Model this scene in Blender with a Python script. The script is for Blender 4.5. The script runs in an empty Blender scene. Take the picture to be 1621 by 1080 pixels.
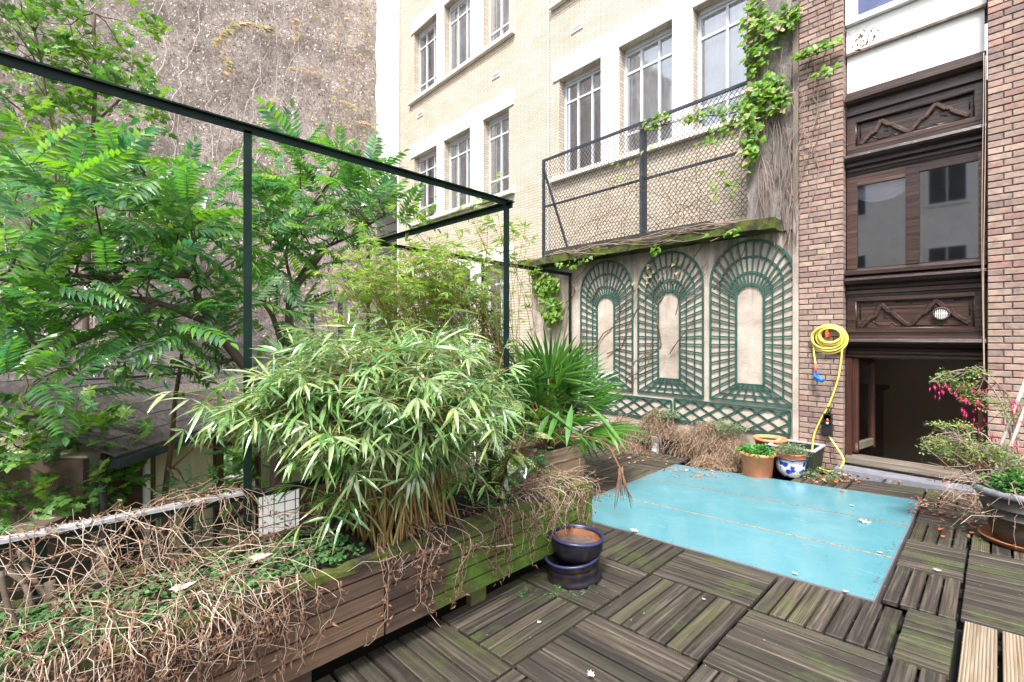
import bpy, math, random
import numpy as np
from mathutils import Vector, Matrix, Euler, noise
random.seed(7); np.random.seed(7)
R = math.radians
SC = bpy.context.scene
COL = SC.collection

# ---------------------------------------------------------------- camera, world, sun, exposure
CAM = Vector((0, 0, 1.3))
YAW = R(46.6)
FWD = Vector((-math.sin(YAW), math.cos(YAW), 0)); RGT = Vector((math.cos(YAW), math.sin(YAW), 0))
cd = bpy.data.cameras.new('camera'); cam = bpy.data.objects.new('camera', cd); COL.objects.link(cam)
cam.location = CAM; cam.rotation_euler = (R(90), 0, YAW)
cd.sensor_width = 36; cd.lens = 727 / 1621 * 36; cd.shift_y = -6 / 1621; cd.clip_start = .05; cd.clip_end = 2000
SC.camera = cam
SUN_EL, SUN_AZ = 56, 152          # azimuth measured clockwise from +Y, direction towards the sun
W = bpy.data.worlds.new('World'); SC.world = W; W.use_nodes = True
nt = W.node_tree; bg = nt.nodes['Background']
sky = nt.nodes.new('ShaderNodeTexSky'); sky.sky_type = 'NISHITA'; sky.sun_disc = False
sky.sun_elevation = R(SUN_EL); sky.sun_rotation = R(SUN_AZ); sky.air_density = 1.0; sky.dust_density = 3.0; sky.ozone_density = 1.0
hs = nt.nodes.new('ShaderNodeHueSaturation'); hs.inputs['Saturation'].default_value = .35
nt.links.new(sky.outputs[0], hs.inputs['Color']); nt.links.new(hs.outputs[0], bg.inputs['Color'])
bg.inputs['Strength'].default_value = .14
sd = bpy.data.lights.new('sun', 'SUN'); sd.energy = 1.9; sd.angle = R(12); sd.color = (1, .96, .9)
so = bpy.data.objects.new('sun', sd); COL.objects.link(so)
az = R(SUN_AZ); sv = Vector((math.sin(az) * math.cos(R(SUN_EL)), math.cos(az) * math.cos(R(SUN_EL)), math.sin(R(SUN_EL))))
so.rotation_euler = sv.to_track_quat('Z', 'Y').to_euler(); so.location = (0, -3, 12)
SC.view_settings.view_transform = 'Standard'; SC.view_settings.look = 'None'; SC.view_settings.gamma = 1
SC.view_settings.exposure = 1.75; SC.view_settings.use_curve_mapping = False
SC.render.engine = 'CYCLES'; SC.cycles.max_bounces = 8; SC.cycles.transparent_max_bounces = 12
SC.cycles.use_denoising = True

# ---------------------------------------------------------------- helpers
def deck(x, y): return .06 * (x + .42)
def ray(x, y):
    t = (x - 810) / 727; d = FWD + RGT * t; return Vector((d.x, d.y, (534 - y) / 727))
def P(x, y, d): return CAM + ray(x, y) * d
def onY(x, y, Y): r_ = ray(x, y); return CAM + r_ * (Y / r_.y)
def onX(x, y, X): r_ = ray(x, y); return CAM + r_ * (X / r_.x)
def onD(x, y, h=0):
    r_ = ray(x, y); k = (.0252 + h - 1.3) / (r_.z - .06 * r_.x); return CAM + r_ * k
U = random.uniform
ORG = {}
def tag(o, label=None, cat=None, group=None, kind=None):
    if label: o['label'] = label
    if cat: o['category'] = cat
    if group: o['group'] = group
    if kind: o['kind'] = kind
    return o
def thing(name, label, cat, loc=(0, 0, 0), group=None, kind=None):
    o = bpy.data.objects.new(name, None); COL.objects.link(o); o.location = loc; o.empty_display_size = .1
    ORG[o.name] = Vector(loc)
    return tag(o, label, cat, group, kind)
def org(parent): return ORG[parent.name] if parent else Vector((0, 0, 0))

class MB:
    def __init__(s): s.v = []; s.f = []; s.r = []; s.sm = []; s.rn = .5
    def add(s, vs, fs, smooth=False):
        b = len(s.v); s.v += [tuple(v) for v in vs]; s.r += [s.rn] * len(vs)
        for f in fs: s.f.append(tuple(i + b for i in f)); s.sm.append(smooth)
    def box(s, a, b, M=None, ch=0):
        x0, y0, z0 = a; x1, y1, z1 = b
        vs = [Vector(p) for p in ((x0,y0,z0),(x1,y0,z0),(x1,y1,z0),(x0,y1,z0),(x0,y0,z1),(x1,y0,z1),(x1,y1,z1),(x0,y1,z1))]
        if M is not None: vs = [M @ v for v in vs]
        s.add(vs, [(0,3,2,1),(4,5,6,7),(0,1,5,4),(1,2,6,5),(2,3,7,6),(3,0,4,7)])
    def bar(s, p, q, w, h, up=(0, 0, 1)):
        p = Vector(p); q = Vector(q); d = (q - p).normalized(); up = Vector(up)
        sx = d.cross(up)
        if sx.length < 1e-4: sx = d.cross(Vector((1, 0, 0)))
        sx.normalize(); uz = sx.cross(d).normalized(); sx = sx * (w / 2); uz = uz * (h / 2)
        vs = [p-sx-uz, p+sx-uz, p+sx+uz, p-sx+uz, q-sx-uz, q+sx-uz, q+sx+uz, q-sx+uz]
        s.add(vs, [(0,1,2,3),(7,6,5,4),(0,4,5,1),(1,5,6,2),(2,6,7,3),(3,7,4,0)])
    def tube(s, pts, rad, n=6, cap=True, smooth=True):
        pts = [Vector(p) for p in pts]; k = len(pts)
        if not isinstance(rad, (list, tuple)): rad = [rad] * k
        vs = []; prev = None
        for i, p in enumerate(pts):
            t = (pts[min(i+1, k-1)] - pts[max(i-1, 0)])
            if t.length < 1e-7: t = Vector((0, 0, 1))
            t.normalize()
            if prev is None:
                a = t.cross(Vector((0, 0, 1)))
                if a.length < 1e-3: a = t.cross(Vector((1, 0, 0)))
            else: a = prev - t * prev.dot(t)
            if a.length < 1e-5: a = t.orthogonal()
            a.normalize(); prev = a; b = t.cross(a)
            for j in range(n):
                c = 2 * math.pi * j / n; vs.append(p + (a * math.cos(c) + b * math.sin(c)) * rad[i])
        fs = []
        for i in range(k - 1):
            for j in range(n):
                j2 = (j + 1) % n; fs.append((i*n+j, i*n+j2, (i+1)*n+j2, (i+1)*n+j))
        if cap: fs.append(tuple(range(n))[::-1]); fs.append(tuple(range((k-1)*n, k*n)))
        s.add(vs, fs, smooth)
    def lathe(s, prof, n=32, c=(0, 0, 0), M=None, smooth=True):
        vs = []
        for (r_, z) in prof:
            for j in range(n):
                a = 2 * math.pi * j / n; v = Vector((r_ * math.cos(a), r_ * math.sin(a), z))
                if M is not None: v = M @ v
                vs.append(v + Vector(c))
        fs = []
        for i in range(len(prof) - 1):
            for j in range(n):
                j2 = (j + 1) % n; fs.append((i*n+j, i*n+j2, (i+1)*n+j2, (i+1)*n+j))
        s.add(vs, fs, smooth)
    def prism(s, poly, y0, y1):      # poly in (x, z), extruded along y
        n = len(poly); vs = [(x, y0, z) for x, z in poly] + [(x, y1, z) for x, z in poly]
        fs = [tuple(range(n)), tuple(range(n, 2*n))[::-1]] + [(i, i+n, (i+1) % n + n, (i+1) % n) for i in range(n)]
        s.add(vs, fs)
    def prof_x(s, prof, x0, x1):     # profile in (y, z), extruded along x
        n = len(prof); vs = [(x0, y, z) for y, z in prof] + [(x1, y, z) for y, z in prof]
        s.add(vs, [tuple(range(n))[::-1], tuple(range(n, 2*n))] + [(i, (i+1) % n, (i+1) % n + n, i+n) for i in range(n)])
    def mesh(s, name, o=Vector((0, 0, 0)), fixn=True):
        me = bpy.data.meshes.new(name)
        me.from_pydata([(x-o.x, y-o.y, z-o.z) for x, y, z in s.v], [], s.f)
        a = me.attributes.new('rnd', 'FLOAT', 'POINT'); a.data.foreach_set('value', s.r)
        me.polygons.foreach_set('use_smooth', s.sm); me.update()
        return me
    def build(s, name, mat, parent=None, label=None, kind=None):
        o_ = org(parent); me = s.mesh(name, o_); me.materials.append(mat)
        ob = bpy.data.objects.new(name, me); COL.objects.link(ob)
        if parent: ob.parent = parent
        ORG[ob.name] = o_ if parent else Vector((0, 0, 0))
        return tag(ob, label, None, None, kind)
def BX(name, a, b, mat, parent=None, label=None, kind=None):
    m = MB(); m.box(a, b); return m.build(name, mat, parent, label, kind)
def put(me, name, parent, M, kind=None):
    ob = bpy.data.objects.new(name, me); COL.objects.link(ob)
    if parent:
        ob.parent = parent; M = Matrix.Translation(-org(parent)) @ M
    ob.matrix_basis = M
    return ob
def struct(o): o['kind'] = 'structure'; return o

# ---------------------------------------------------------------- materials
def new_mat(name):
    m = bpy.data.materials.new(name); m.use_nodes = True; n = m.node_tree
    b = n.nodes['Principled BSDF']; return m, n, b
def L(n, a, b): n.links.new(a, b)
def N(n, t, **kw):
    x = n.nodes.new(t)
    for k, v in kw.items(): setattr(x, k, v)
    return x
def ramp(n, stops, inp=None, interp='LINEAR'):
    c = N(n, 'ShaderNodeValToRGB'); e = c.color_ramp; e.interpolation = interp
    while len(e.elements) > 1: e.elements.remove(e.elements[-1])
    for i, (p, col) in enumerate(stops):
        if not isinstance(col, (list, tuple)): col = (col,) * 3
        el = e.elements[0] if i == 0 else e.elements.new(p)
        el.position = p; el.color = (*col, 1)
    if inp is not None: L(n, inp, c.inputs[0])
    return c
def coords(n, kind='world', scale=(1, 1, 1), rnd=0.0):
    if kind == 'world': src = N(n, 'ShaderNodeNewGeometry').outputs['Position']
    else: src = N(n, 'ShaderNodeTexCoord').outputs['Object']
    if rnd:
        oi = N(n, 'ShaderNodeObjectInfo'); mm = N(n, 'ShaderNodeVectorMath', operation='MULTIPLY_ADD')
        cb = N(n, 'ShaderNodeCombineXYZ'); mu = N(n, 'ShaderNodeMath', operation='MULTIPLY'); mu.inputs[1].default_value = rnd
        L(n, oi.outputs['Random'], mu.inputs[0])
        for i in range(3): L(n, mu.outputs[0], cb.inputs[i])
        ad = N(n, 'ShaderNodeVectorMath', operation='ADD'); L(n, src, ad.inputs[0]); L(n, cb.outputs[0], ad.inputs[1]); src = ad.outputs[0]
    mp = N(n, 'ShaderNodeVectorMath', operation='MULTIPLY'); mp.inputs[1].default_value = scale; L(n, src, mp.inputs[0])
    return mp.outputs[0]
def tex(n, vec, scale=5, detail=6, rough=.6, dist=0, typ='noise'):
    t = N(n, 'ShaderNodeTexNoise'); t.inputs['Scale'].default_value = scale; t.inputs['Detail'].default_value = detail
    t.inputs['Roughness'].default_value = rough; t.inputs['Distortion'].default_value = dist; L(n, vec, t.inputs['Vector']); return t.outputs['Fac']
def mixc(n, fac, a, b, mode='MIX'):
    x = N(n, 'ShaderNodeMix', data_type='RGBA', blend_type=mode)
    for s_, v in ((0, fac), (6, a), (7, b)):
        if hasattr(v, 'is_output') or isinstance(v, bpy.types.NodeSocket): L(n, v, x.inputs[s_])
        elif s_ == 0: x.inputs[0].default_value = v
        else: x.inputs[s_].default_value = (*v, 1)
    return x.outputs[2]
def bump(n, b, h, strength=.3, dist=.01):
    bp = N(n, 'ShaderNodeBump'); bp.inputs['Strength'].default_value = strength; bp.inputs['Distance'].default_value = dist
    L(n, h, bp.inputs['Height']); L(n, bp.outputs[0], b.inputs['Normal']); return bp
def rndval(n):
    at = N(n, 'ShaderNodeAttribute'); at.attribute_name = 'rnd'; oi = N(n, 'ShaderNodeObjectInfo')
    ad = N(n, 'ShaderNodeMath', operation='ADD'); L(n, at.outputs['Fac'], ad.inputs[0]); L(n, oi.outputs['Random'], ad.inputs[1])
    fr = N(n, 'ShaderNodeMath', operation='FRACT'); L(n, ad.outputs[0], fr.inputs[0]); return fr.outputs[0]

def plain(name, col, rough=.6, var=.15, scale=8, bumps=.15, metal=0, col2=None, spec=.5):
    m, n, b = new_mat(name); v = coords(n); t = tex(n, v, scale, 6, .65)
    c2 = col2 or tuple(c * (1 - 2.2 * var) for c in col); c1 = col if col2 else tuple(min(1, c * (1 + var)) for c in col)
    rp = ramp(n, [(.3, c2), (.7, c1)], t); L(n, rp.outputs[0], b.inputs['Base Color'])
    b.inputs['Roughness'].default_value = rough; b.inputs['Metallic'].default_value = metal; b.inputs['Specular IOR Level'].default_value = spec
    t2 = tex(n, v, scale * 6, 5, .7); bump(n, b, t2, bumps, .004); return m
def wood(name, c_dark, c_mid, c_light, axis=0, rough=.75, moss=0, moss_col=(.06, .11, .015), obj=True, groove=0, sc=1.0, wet=None, mossctr=None):
    m, n, b = new_mat(name)
    s_ = [16 * sc] * 3; s_[axis] = .55 * sc
    v = coords(n, 'object' if obj else 'world', s_, 37.0)
    t = tex(n, v, 3.5, 8, .68, .4); rp = ramp(n, [(.28, c_dark), (.5, c_mid), (.74, c_light)], t)
    s2 = [110 * sc] * 3; s2[axis] = 1.3 * sc; v2 = coords(n, 'object' if obj else 'world', s2, 19.0); t2 = tex(n, v2, 3, 4, .6)
    c = mixc(n, .55, rp.outputs[0], ramp(n, [(.34, (.38,) * 3), (.64, (1.28,) * 3)], t2).outputs[0], 'MULTIPLY')
    oi = N(n, 'ShaderNodeObjectInfo'); c = mixc(n, .8, c, ramp(n, [(0, (.55, .53, .52)), (.3, (.8, .79, .78)), (.6, (1.05, 1.02, .98)), (.9, (1.45, 1.4, 1.25)), (1, (1.7, 1.62, 1.4))], oi.outputs['Random']).outputs[0], 'MULTIPLY')
    if moss:
        vw = coords(n, 'world'); tm = tex(n, vw, 2.6, 7, .7); tf = tex(n, vw, 30, 4, .7)
        ad = N(n, 'ShaderNodeMath', operation='MULTIPLY_ADD'); ad.inputs[1].default_value = .25; L(n, tf, ad.inputs[0]); L(n, tm, ad.inputs[2])
        src = ad.outputs[0]
        if mossctr:
            sx = N(n, 'ShaderNodeSeparateXYZ'); L(n, vw, sx.inputs[0])
            mr = N(n, 'ShaderNodeMapRange'); mr.inputs[1].default_value = mossctr[1]; mr.inputs[2].default_value = mossctr[2]; mr.inputs[3].default_value = -.3; mr.inputs[4].default_value = mossctr[3]
            L(n, sx.outputs[mossctr[0]], mr.inputs[0]); a2 = N(n, 'ShaderNodeMath', operation='ADD'); L(n, src, a2.inputs[0]); L(n, mr.outputs[0], a2.inputs[1]); src = a2.outputs[0]
        mk = ramp(n, [(.72 - .12 * moss, 0.0), (.9 - .12 * moss, .85)], src)
        c = mixc(n, mk.outputs[0], c, mixc(n, tf, tuple(x * .5 for x in moss_col), tuple(x * 1.7 for x in moss_col)))
    h = t2
    if groove:
        w = N(n, 'ShaderNodeTexWave'); w.bands_direction = 'Y'; w.inputs['Scale'].default_value = groove
        L(n, coords(n, 'object'), w.inputs['Vector']); a3 = N(n, 'ShaderNodeMath', operation='MULTIPLY_ADD'); a3.inputs[1].default_value = .8; L(n, w.outputs['Fac'], a3.inputs[0]); L(n, t2, a3.inputs[2]); h = a3.outputs[0]
        c = mixc(n, .75, c, ramp(n, [(.1, .45), (.45, 1.08)], w.outputs['Fac']).outputs[0], 'MULTIPLY')  # shade inside the grooves is darkened into the colour
    L(n, c, b.inputs['Base Color']); b.inputs['Roughness'].default_value = rough
    bump(n, b, h, .5, .004); return m
def leafmat(name, cols, rough=.38, trans=.35, spec=.5, tcol=None, spots=None):
    m, n, b = new_mat(name); r_ = rndval(n)
    k = len(cols); rp = ramp(n, [(i / (k - 1), c) for i, c in enumerate(cols)], r_)
    col = rp.outputs[0]
    v = coords(n); t = tex(n, v, 25, 3, .6); col = mixc(n, .5, col, ramp(n, [(.3, .7), (.7, 1.25)], t).outputs[0], 'MULTIPLY')
    if spots:
        vo = N(n, 'ShaderNodeTexVoronoi'); vo.inputs['Scale'].default_value = 70; L(n, v, vo.inputs['Vector'])
        col = mixc(n, ramp(n, [(.28, 1.0), (.42, 0.0)], vo.outputs['Distance']).outputs[0], col, spots)
    L(n, col, b.inputs['Base Color']); b.inputs['Roughness'].default_value = rough; b.inputs['Specular IOR Level'].default_value = spec
    if spec > .5: b.inputs['Coat Weight'].default_value = .6; b.inputs['Coat Roughness'].default_value = .22; b.inputs['Coat IOR'].default_value = 1.7
    tr = N(n, 'ShaderNodeBsdfTranslucent'); hv = N(n, 'ShaderNodeHueSaturation'); hv.inputs['Value'].default_value = 1.5; hv.inputs['Saturation'].default_value = 1.15
    hv.inputs['Hue'].default_value = .485
    L(n, col, hv.inputs['Color']); L(n, hv.outputs[0], tr.inputs['Color'])
    mx = N(n, 'ShaderNodeMixShader'); mx.inputs[0].default_value = trans; L(n, b.outputs[0], mx.inputs[1]); L(n, tr.outputs[0], mx.inputs[2])
    L(n, mx.outputs[0], n.nodes['Material Output'].inputs[0]); return m
def stemmat(name, cols, rough=.8):
    m, n, b = new_mat(name); r_ = rndval(n); k = len(cols)
    rp = ramp(n, [(i / (k - 1), c) for i, c in enumerate(cols)], r_)
    t = tex(n, coords(n), 40, 4, .7); c = mixc(n, .6, rp.outputs[0], ramp(n, [(.3, .6), (.7, 1.3)], t).outputs[0], 'MULTIPLY')
    L(n, c, b.inputs['Base Color']); b.inputs['Roughness'].default_value = rough; return m

M_plank = wood('deck_wood', (.011, .0095, .0085), (.045, .037, .031), (.165, .142, .118), 0, .6, .55, (.055, .075, .018), True, 0)
M_groove = wood('deck_wood_ribbed', (.018, .016, .012), (.056, .050, .036), (.135, .122, .09), 0, .6, .75, (.065, .085, .02), True, 36)
M_newplank = wood('deck_wood_new', (.17, .12, .075), (.31, .245, .175), (.42, .355, .275), 0, .7, 0, groove=30)
M_planter = wood('planter_wood', (.035, .021, .014), (.082, .050, .033), (.125, .084, .058), 1, .75, .8, (.06, .14, .004), False, 0, .35, mossctr=(1, .5, 1.7, .15))
M_mossedge = plain('mossy_edge_wood', (.10, .085, .065), .9, .3, 12, .5, col2=(.05, .10, .012))
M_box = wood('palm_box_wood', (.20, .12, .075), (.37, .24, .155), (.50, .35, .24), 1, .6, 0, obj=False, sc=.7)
M_boxx = wood('palm_box_wood_shaded_side', (.17, .10, .06), (.30, .19, .125), (.42, .29, .20), 0, .6, 0, obj=False, sc=.7)  # same boards with grain turned, side shade put into the darker colour
M_dark = wood('dark_stained_wood', (.016, .008, .007), (.045, .025, .021), (.10, .066, .056), 0, .24, 0, obj=False, sc=.7)
M_red = wood('red_brown_wood', (.028, .009, .006), (.062, .020, .013), (.11, .04, .026), 2, .4, 0, obj=False, sc=.7)
M_sill = wood('weathered_sill', (.05, .04, .035), (.12, .10, .085), (.27, .24, .21), 0, .7, .5, (.05, .09, .02), False)
M_white = plain('white_paint', (.78, .78, .78), .5, .04, 3, .08)
M_frame = plain('window_frame_paint', (.52, .54, .58), .45, .05, 5, .05)
M_plaster = plain('pale_plaster', (.78, .74, .68), .85, .06, 3, .3)
M_cream = plain('cream_plaster', (.60, .53, .38), .85, .1, 2, .3)
M_brownwall = plain('brown_stained_plaster', (.13, .085, .065), .9, .25, 3, .4)
M_soil = plain('dark_soil', (.035, .025, .018), .95, .4, 20, 1.0)
M_ground = plain('courtyard_ground', (.09, .085, .07), .95, .3, 2, .6, col2=(.03, .05, .02))
M_under = plain('deck_underlay', (.008, .007, .006), .95, .2, 10, .5)
M_green = plain('green_painted_steel', (.006, .020, .015), .55, .25, 8, .25, spec=.2)
M_trel = plain('green_trellis_paint', (.022, .085, .068), .5, .2, 14, .3)
M_navyp = plain('blue_grey_steel', (.030, .042, .065), .45, .25, 8, .2)
M_wire = plain('wire_grey', (.07, .065, .065), .5, .2, 20, .1, .4)
M_mesh = plain('green_wire', (.015, .03, .025), .5, .2, 20, .1)
M_terra = plain('terracotta', (.78, .25, .11), .75, .14, 9, .25)
M_terrain = plain('rust_clay', (.30, .12, .05), .8, .25, 15, .3)
M_yellow = plain('yellow_hose', (.74, .62, .13), .35, .06, 10, .05)
M_orange = plain('orange_plastic', (.75, .13, .03), .4, .05, 10, .05)
M_bluepl = plain('blue_plastic', (.015, .19, .62), .3, .05, 10, .05)
M_black = plain('black_plastic', (.014, .014, .017), .4, .2, 10, .1)
M_greenpl = plain('green_plastic_trough', (.018, .028, .016), .5, .2, 10, .1)
M_rail = plain('pale_capping', (.42, .42, .45), .5, .15, 20, .2)
M_lead = plain('grey_stone', (.20, .205, .24), .6, .15, 6, .3)
M_greyrim = plain('grey_rim', (.45, .46, .50), .6, .12, 12, .2)
M_bigrim = plain('dusty_rim', (.24, .24, .28), .6, .2, 12, .2)
M_potgrey = plain('grey_glazed_pot', (.05, .047, .042), .5, .3, 8, .2)
M_slate = wood('slate_roof', (.04, .034, .036), (.10, .088, .092), (.19, .17, .175), 0, .6, .35, (.05, .06, .03), True, sc=.5)
M_darkint = plain('interior_dark', (.35, .29, .23), .8, .05, 3, .02)
M_intwall = plain('interior_wallpaper', (.66, .56, .47), .8, .04, 3, .02)
M_bag = plain('kraft_paper', (.30, .18, .09), .8, .08, 5, .2)
M_dead = leafmat('dry_leaf', [(.10, .05, .028), (.17, .09, .055), (.26, .16, .10), (.13, .07, .045)], .8, .2, .2)
M_deadpink = leafmat('dry_grass', [(.24, .15, .09), (.38, .25, .16), (.20, .12, .07), (.48, .35, .24)], .8, .15, .2)
M_straw = stemmat('dry_stem', [(.13, .08, .055), (.30, .20, .14), (.50, .39, .30), (.20, .125, .085), (.60, .5, .42)])
M_mound = stemmat('mound_stem', [(.09, .055, .035), (.26, .17, .11), (.44, .33, .24), (.15, .095, .06)])
M_brownstem = stemmat('brown_stem', [(.09, .045, .025), (.19, .10, .06), (.14, .075, .045)])
M_bark = stemmat('tree_bark', [(.075, .05, .035), (.13, .095, .07), (.10, .07, .05)])
M_cane = stemmat('bamboo_cane', [(.22, .13, .04), (.35, .24, .09), (.16, .09, .03), (.28, .26, .08)], .5)
M_vstem = stemmat('ivy_stem', [(.16, .11, .09), (.30, .23, .19), (.22, .16, .13)])
M_palest = stemmat('pale_stem', [(.42, .38, .36), (.55, .5, .47), (.34, .29, .27)])
M_ail = leafmat('tree_leaf', [(.04, .14, .055), (.08, .23, .05), (.15, .35, .05), (.06, .19, .10), (.24, .42, .08)], .27, .45, .8)
M_maple = leafmat('maple_leaf', [(.06, .17, .05), (.12, .27, .05), (.20, .36, .07)], .45, .4)
M_bam = leafmat('bamboo_leaf', [(.06, .18, .05), (.12, .27, .07), (.22, .37, .12), (.34, .42, .24), (.30, .38, .09)], .25, .3, 1.0)
M_bam2 = leafmat('bamboo_leaf_pale', [(.11, .22, .05), (.20, .34, .07), (.32, .44, .11), (.16, .30, .09)], .35, .45, .5)
M_palm = leafmat('palm_leaf', [(.035, .13, .022), (.065, .20, .03), (.12, .28, .05)], .28, .3, .8)
M_auc = leafmat('spotted_leaf', [(.025, .09, .025), (.05, .14, .03), (.16, .20, .06)], .25, .25, .6, spots=(.45, .48, .12))
M_shiny = leafmat('glossy_leaf', [(.03, .14, .05), (.06, .20, .06), (.04, .15, .07)], .22, .25, .7)
M_creep = leafmat('creeper_leaf', [(.07, .20, .02), (.15, .33, .03), (.24, .38, .05), (.05, .14, .02)], .45, .45)
M_ivyy = leafmat('yellow_creeper_leaf', [(.30, .29, .12), (.40, .36, .2), (.42, .25, .19)], .6, .3)
M_potleaf = leafmat('pot_plant_leaf', [(.04, .19, .05), (.08, .27, .07), (.15, .34, .06)], .45, .35)
M_greyleaf = leafmat('grey_green_leaf', [(.10, .17, .09), (.17, .25, .12), (.28, .31, .17)], .6, .3)
M_fuch = leafmat('fuchsia_leaf', [(.10, .22, .06), (.19, .33, .09), (.38, .40, .12), (.08, .20, .10)], .45, .35)
M_pink = leafmat('fuchsia_flower', [(.72, .03, .14), (.85, .09, .32), (.60, .02, .24)], .4, .4)
M_whiteleaf = leafmat('pale_fallen_leaf', [(.50, .43, .36), (.64, .59, .53)], .7, .2)
M_redleaf = leafmat('rusty_fallen_leaf', [(.35, .10, .04), (.5, .18, .08), (.4, .2, .15), (.55, .45, .38)], .7, .2)
M_wallbits = leafmat('dead_ivy_mat', [(.42, .34, .31), (.62, .54, .50), (.82, .76, .72), (.34, .26, .235), (.20, .145, .13)], .85, .1, .15)
M_grdc = leafmat('clover', [(.06, .20, .06), (.10, .27, .09), (.14, .3, .08)], .5, .35)

# brick (single pieces)
def brickmat():
    m, n, b = new_mat('brown_brick'); oi = N(n, 'ShaderNodeObjectInfo')
    rp = ramp(n, [(0, (.22, .15, .13)), (.25, (.315, .22, .175)), (.5, (.265, .185, .155)), (.72, (.37, .27, .215)), (.9, (.28, .155, .13)), (1, (.18, .135, .125))], oi.outputs['Random'])
    t = tex(n, coords(n, 'world'), 22, 7, .7); c = mixc(n, .8, rp.outputs[0], ramp(n, [(.3, .55), (.5, 1.0), (.72, 1.35)], t).outputs[0], 'MULTIPLY')
    t3 = tex(n, coords(n, 'world', (1, 1, .4)), 3, 5, .6); c = mixc(n, .5, c, ramp(n, [(.3, .65), (.6, 1.1)], t3).outputs[0], 'MULTIPLY')
    L(n, c, b.inputs['Base Color']); b.inputs['Roughness'].default_value = .85
    bump(n, b, tex(n, coords(n, 'world'), 90, 6, .75), .6, .004); return m
M_brick = brickmat()
M_mortar = plain('dark_mortar', (.10, .092, .095), .95, .2, 30, .6)
def facademat():
    m, n, b = new_mat('narrow_cream_brick'); g = coords(n, 'world'); sx = N(n, 'ShaderNodeSeparateXYZ'); L(n, g, sx.inputs[0])
    cb = N(n, 'ShaderNodeCombineXYZ'); ad = N(n, 'ShaderNodeMath', operation='ADD'); L(n, sx.outputs[0], ad.inputs[0]); L(n, sx.outputs[1], ad.inputs[1])
    L(n, ad.outputs[0], cb.inputs[0]); L(n, sx.outputs[2], cb.inputs[1])
    br = N(n, 'ShaderNodeTexBrick'); L(n, cb.outputs[0], br.inputs['Vector'])
    br.inputs['Scale'].default_value = 1; br.inputs['Brick Width'].default_value = .24; br.inputs['Row Height'].default_value = .056; br.inputs['Mortar Size'].default_value = .007
    br.inputs['Mortar Smooth'].default_value = .3; br.inputs['Bias'].default_value = -.1
    br.inputs['Color1'].default_value = (.56, .485, .395, 1); br.inputs['Color2'].default_value = (.44, .375, .30, 1); br.inputs['Mortar'].default_value = (.24, .205, .165, 1)
    t = tex(n, g, 1.3, 6, .6); c = mixc(n, .5, br.outputs[0], ramp(n, [(.3, .8), (.65, 1.15)], t).outputs[0], 'MULTIPLY')
    L(n, c, b.inputs['Base Color']); b.inputs['Roughness'].default_value = .8
    bump(n, b, br.outputs['Fac'], -.6, .012); return m
M_facade = facademat()
def stucco():
    m, n, b = new_mat('stained_stucco'); g = coords(n, 'world')
    t = tex(n, g, 1.6, 8, .7, .5); c = ramp(n, [(.3, (.25, .205, .175)), (.5, (.44, .37, .315)), (.72, (.60, .53, .465))], t).outputs[0]
    st = tex(n, coords(n, 'world', (9, 9, .8)), 1.2, 6, .7); sx = N(n, 'ShaderNodeSeparateXYZ'); L(n, g, sx.inputs[0])
    mr = N(n, 'ShaderNodeMapRange'); mr.inputs[1].default_value = 1.5; mr.inputs[2].default_value = 2.6; mr.inputs[3].default_value = -.15; mr.inputs[4].default_value = .25; L(n, sx.outputs[2], mr.inputs[0])
    a = N(n, 'ShaderNodeMath', operation='ADD'); L(n, st, a.inputs[0]); L(n, mr.outputs[0], a.inputs[1])
    c = mixc(n, ramp(n, [(.46, 0.0), (.78, .85)], a.outputs[0]).outputs[0], c, (.13, .10, .085))
    L(n, c, b.inputs['Base Color']); b.inputs['Roughness'].default_value = .92
    bump(n, b, tex(n, g, 45, 8, .75), .6, .01); return m
M_stucco = stucco()
def concrete():
    m, n, b = new_mat('weathered_concrete'); g = coords(n, 'world')
    t = tex(n, coords(n, 'world', (3, 3, 1)), 1.6, 8, .72, .8); c = ramp(n, [(.3, (.055, .05, .05)), (.47, (.15, .135, .13)), (.62, (.30, .27, .25)), (.75, (.38, .33, .28))], t).outputs[0]
    L(n, c, b.inputs['Base Color']); b.inputs['Roughness'].default_value = .9; bump(n, b, tex(n, g, 30, 8, .75), .7, .02); return m
M_conc = concrete()
def mosscap():
    m, n, b = new_mat('mossy_concrete'); g = coords(n, 'world')
    t = tex(n, g, 5, 8, .75); c = ramp(n, [(.36, (.02, .016, .012)), (.45, (.05, .04, .025)), (.52, (.075, .10, .010)), (.75, (.15, .19, .014))], t).outputs[0]
    L(n, c, b.inputs['Base Color']); b.inputs['Roughness'].default_value = .95; bump(n, b, tex(n, g, 60, 8, .8), 1, .02); return m
M_moss = mosscap()
def vinewall():
    m, n, b = new_mat('dead_vine_wall'); g = coords(n, 'world', (1, 1, .6))
    t = tex(n, g, 15, 12, .86, 1.2); c = ramp(n, [(.36, (.16, .12, .105)), (.46, (.40, .33, .30)), (.54, (.62, .54, .50)), (.66, (.86, .79, .74))], t).outputs[0]
    t2 = tex(n, g, .8, 4, .6); c = mixc(n, .6, c, ramp(n, [(.35, .7), (.65, 1.25)], t2).outputs[0], 'MULTIPLY')
    L(n, c, b.inputs['Base Color']); b.inputs['Roughness'].default_value = .95; bump(n, b, tex(n, g, 22, 10, .85, 1), 1, .06); return m
M_vwall = vinewall()
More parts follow.
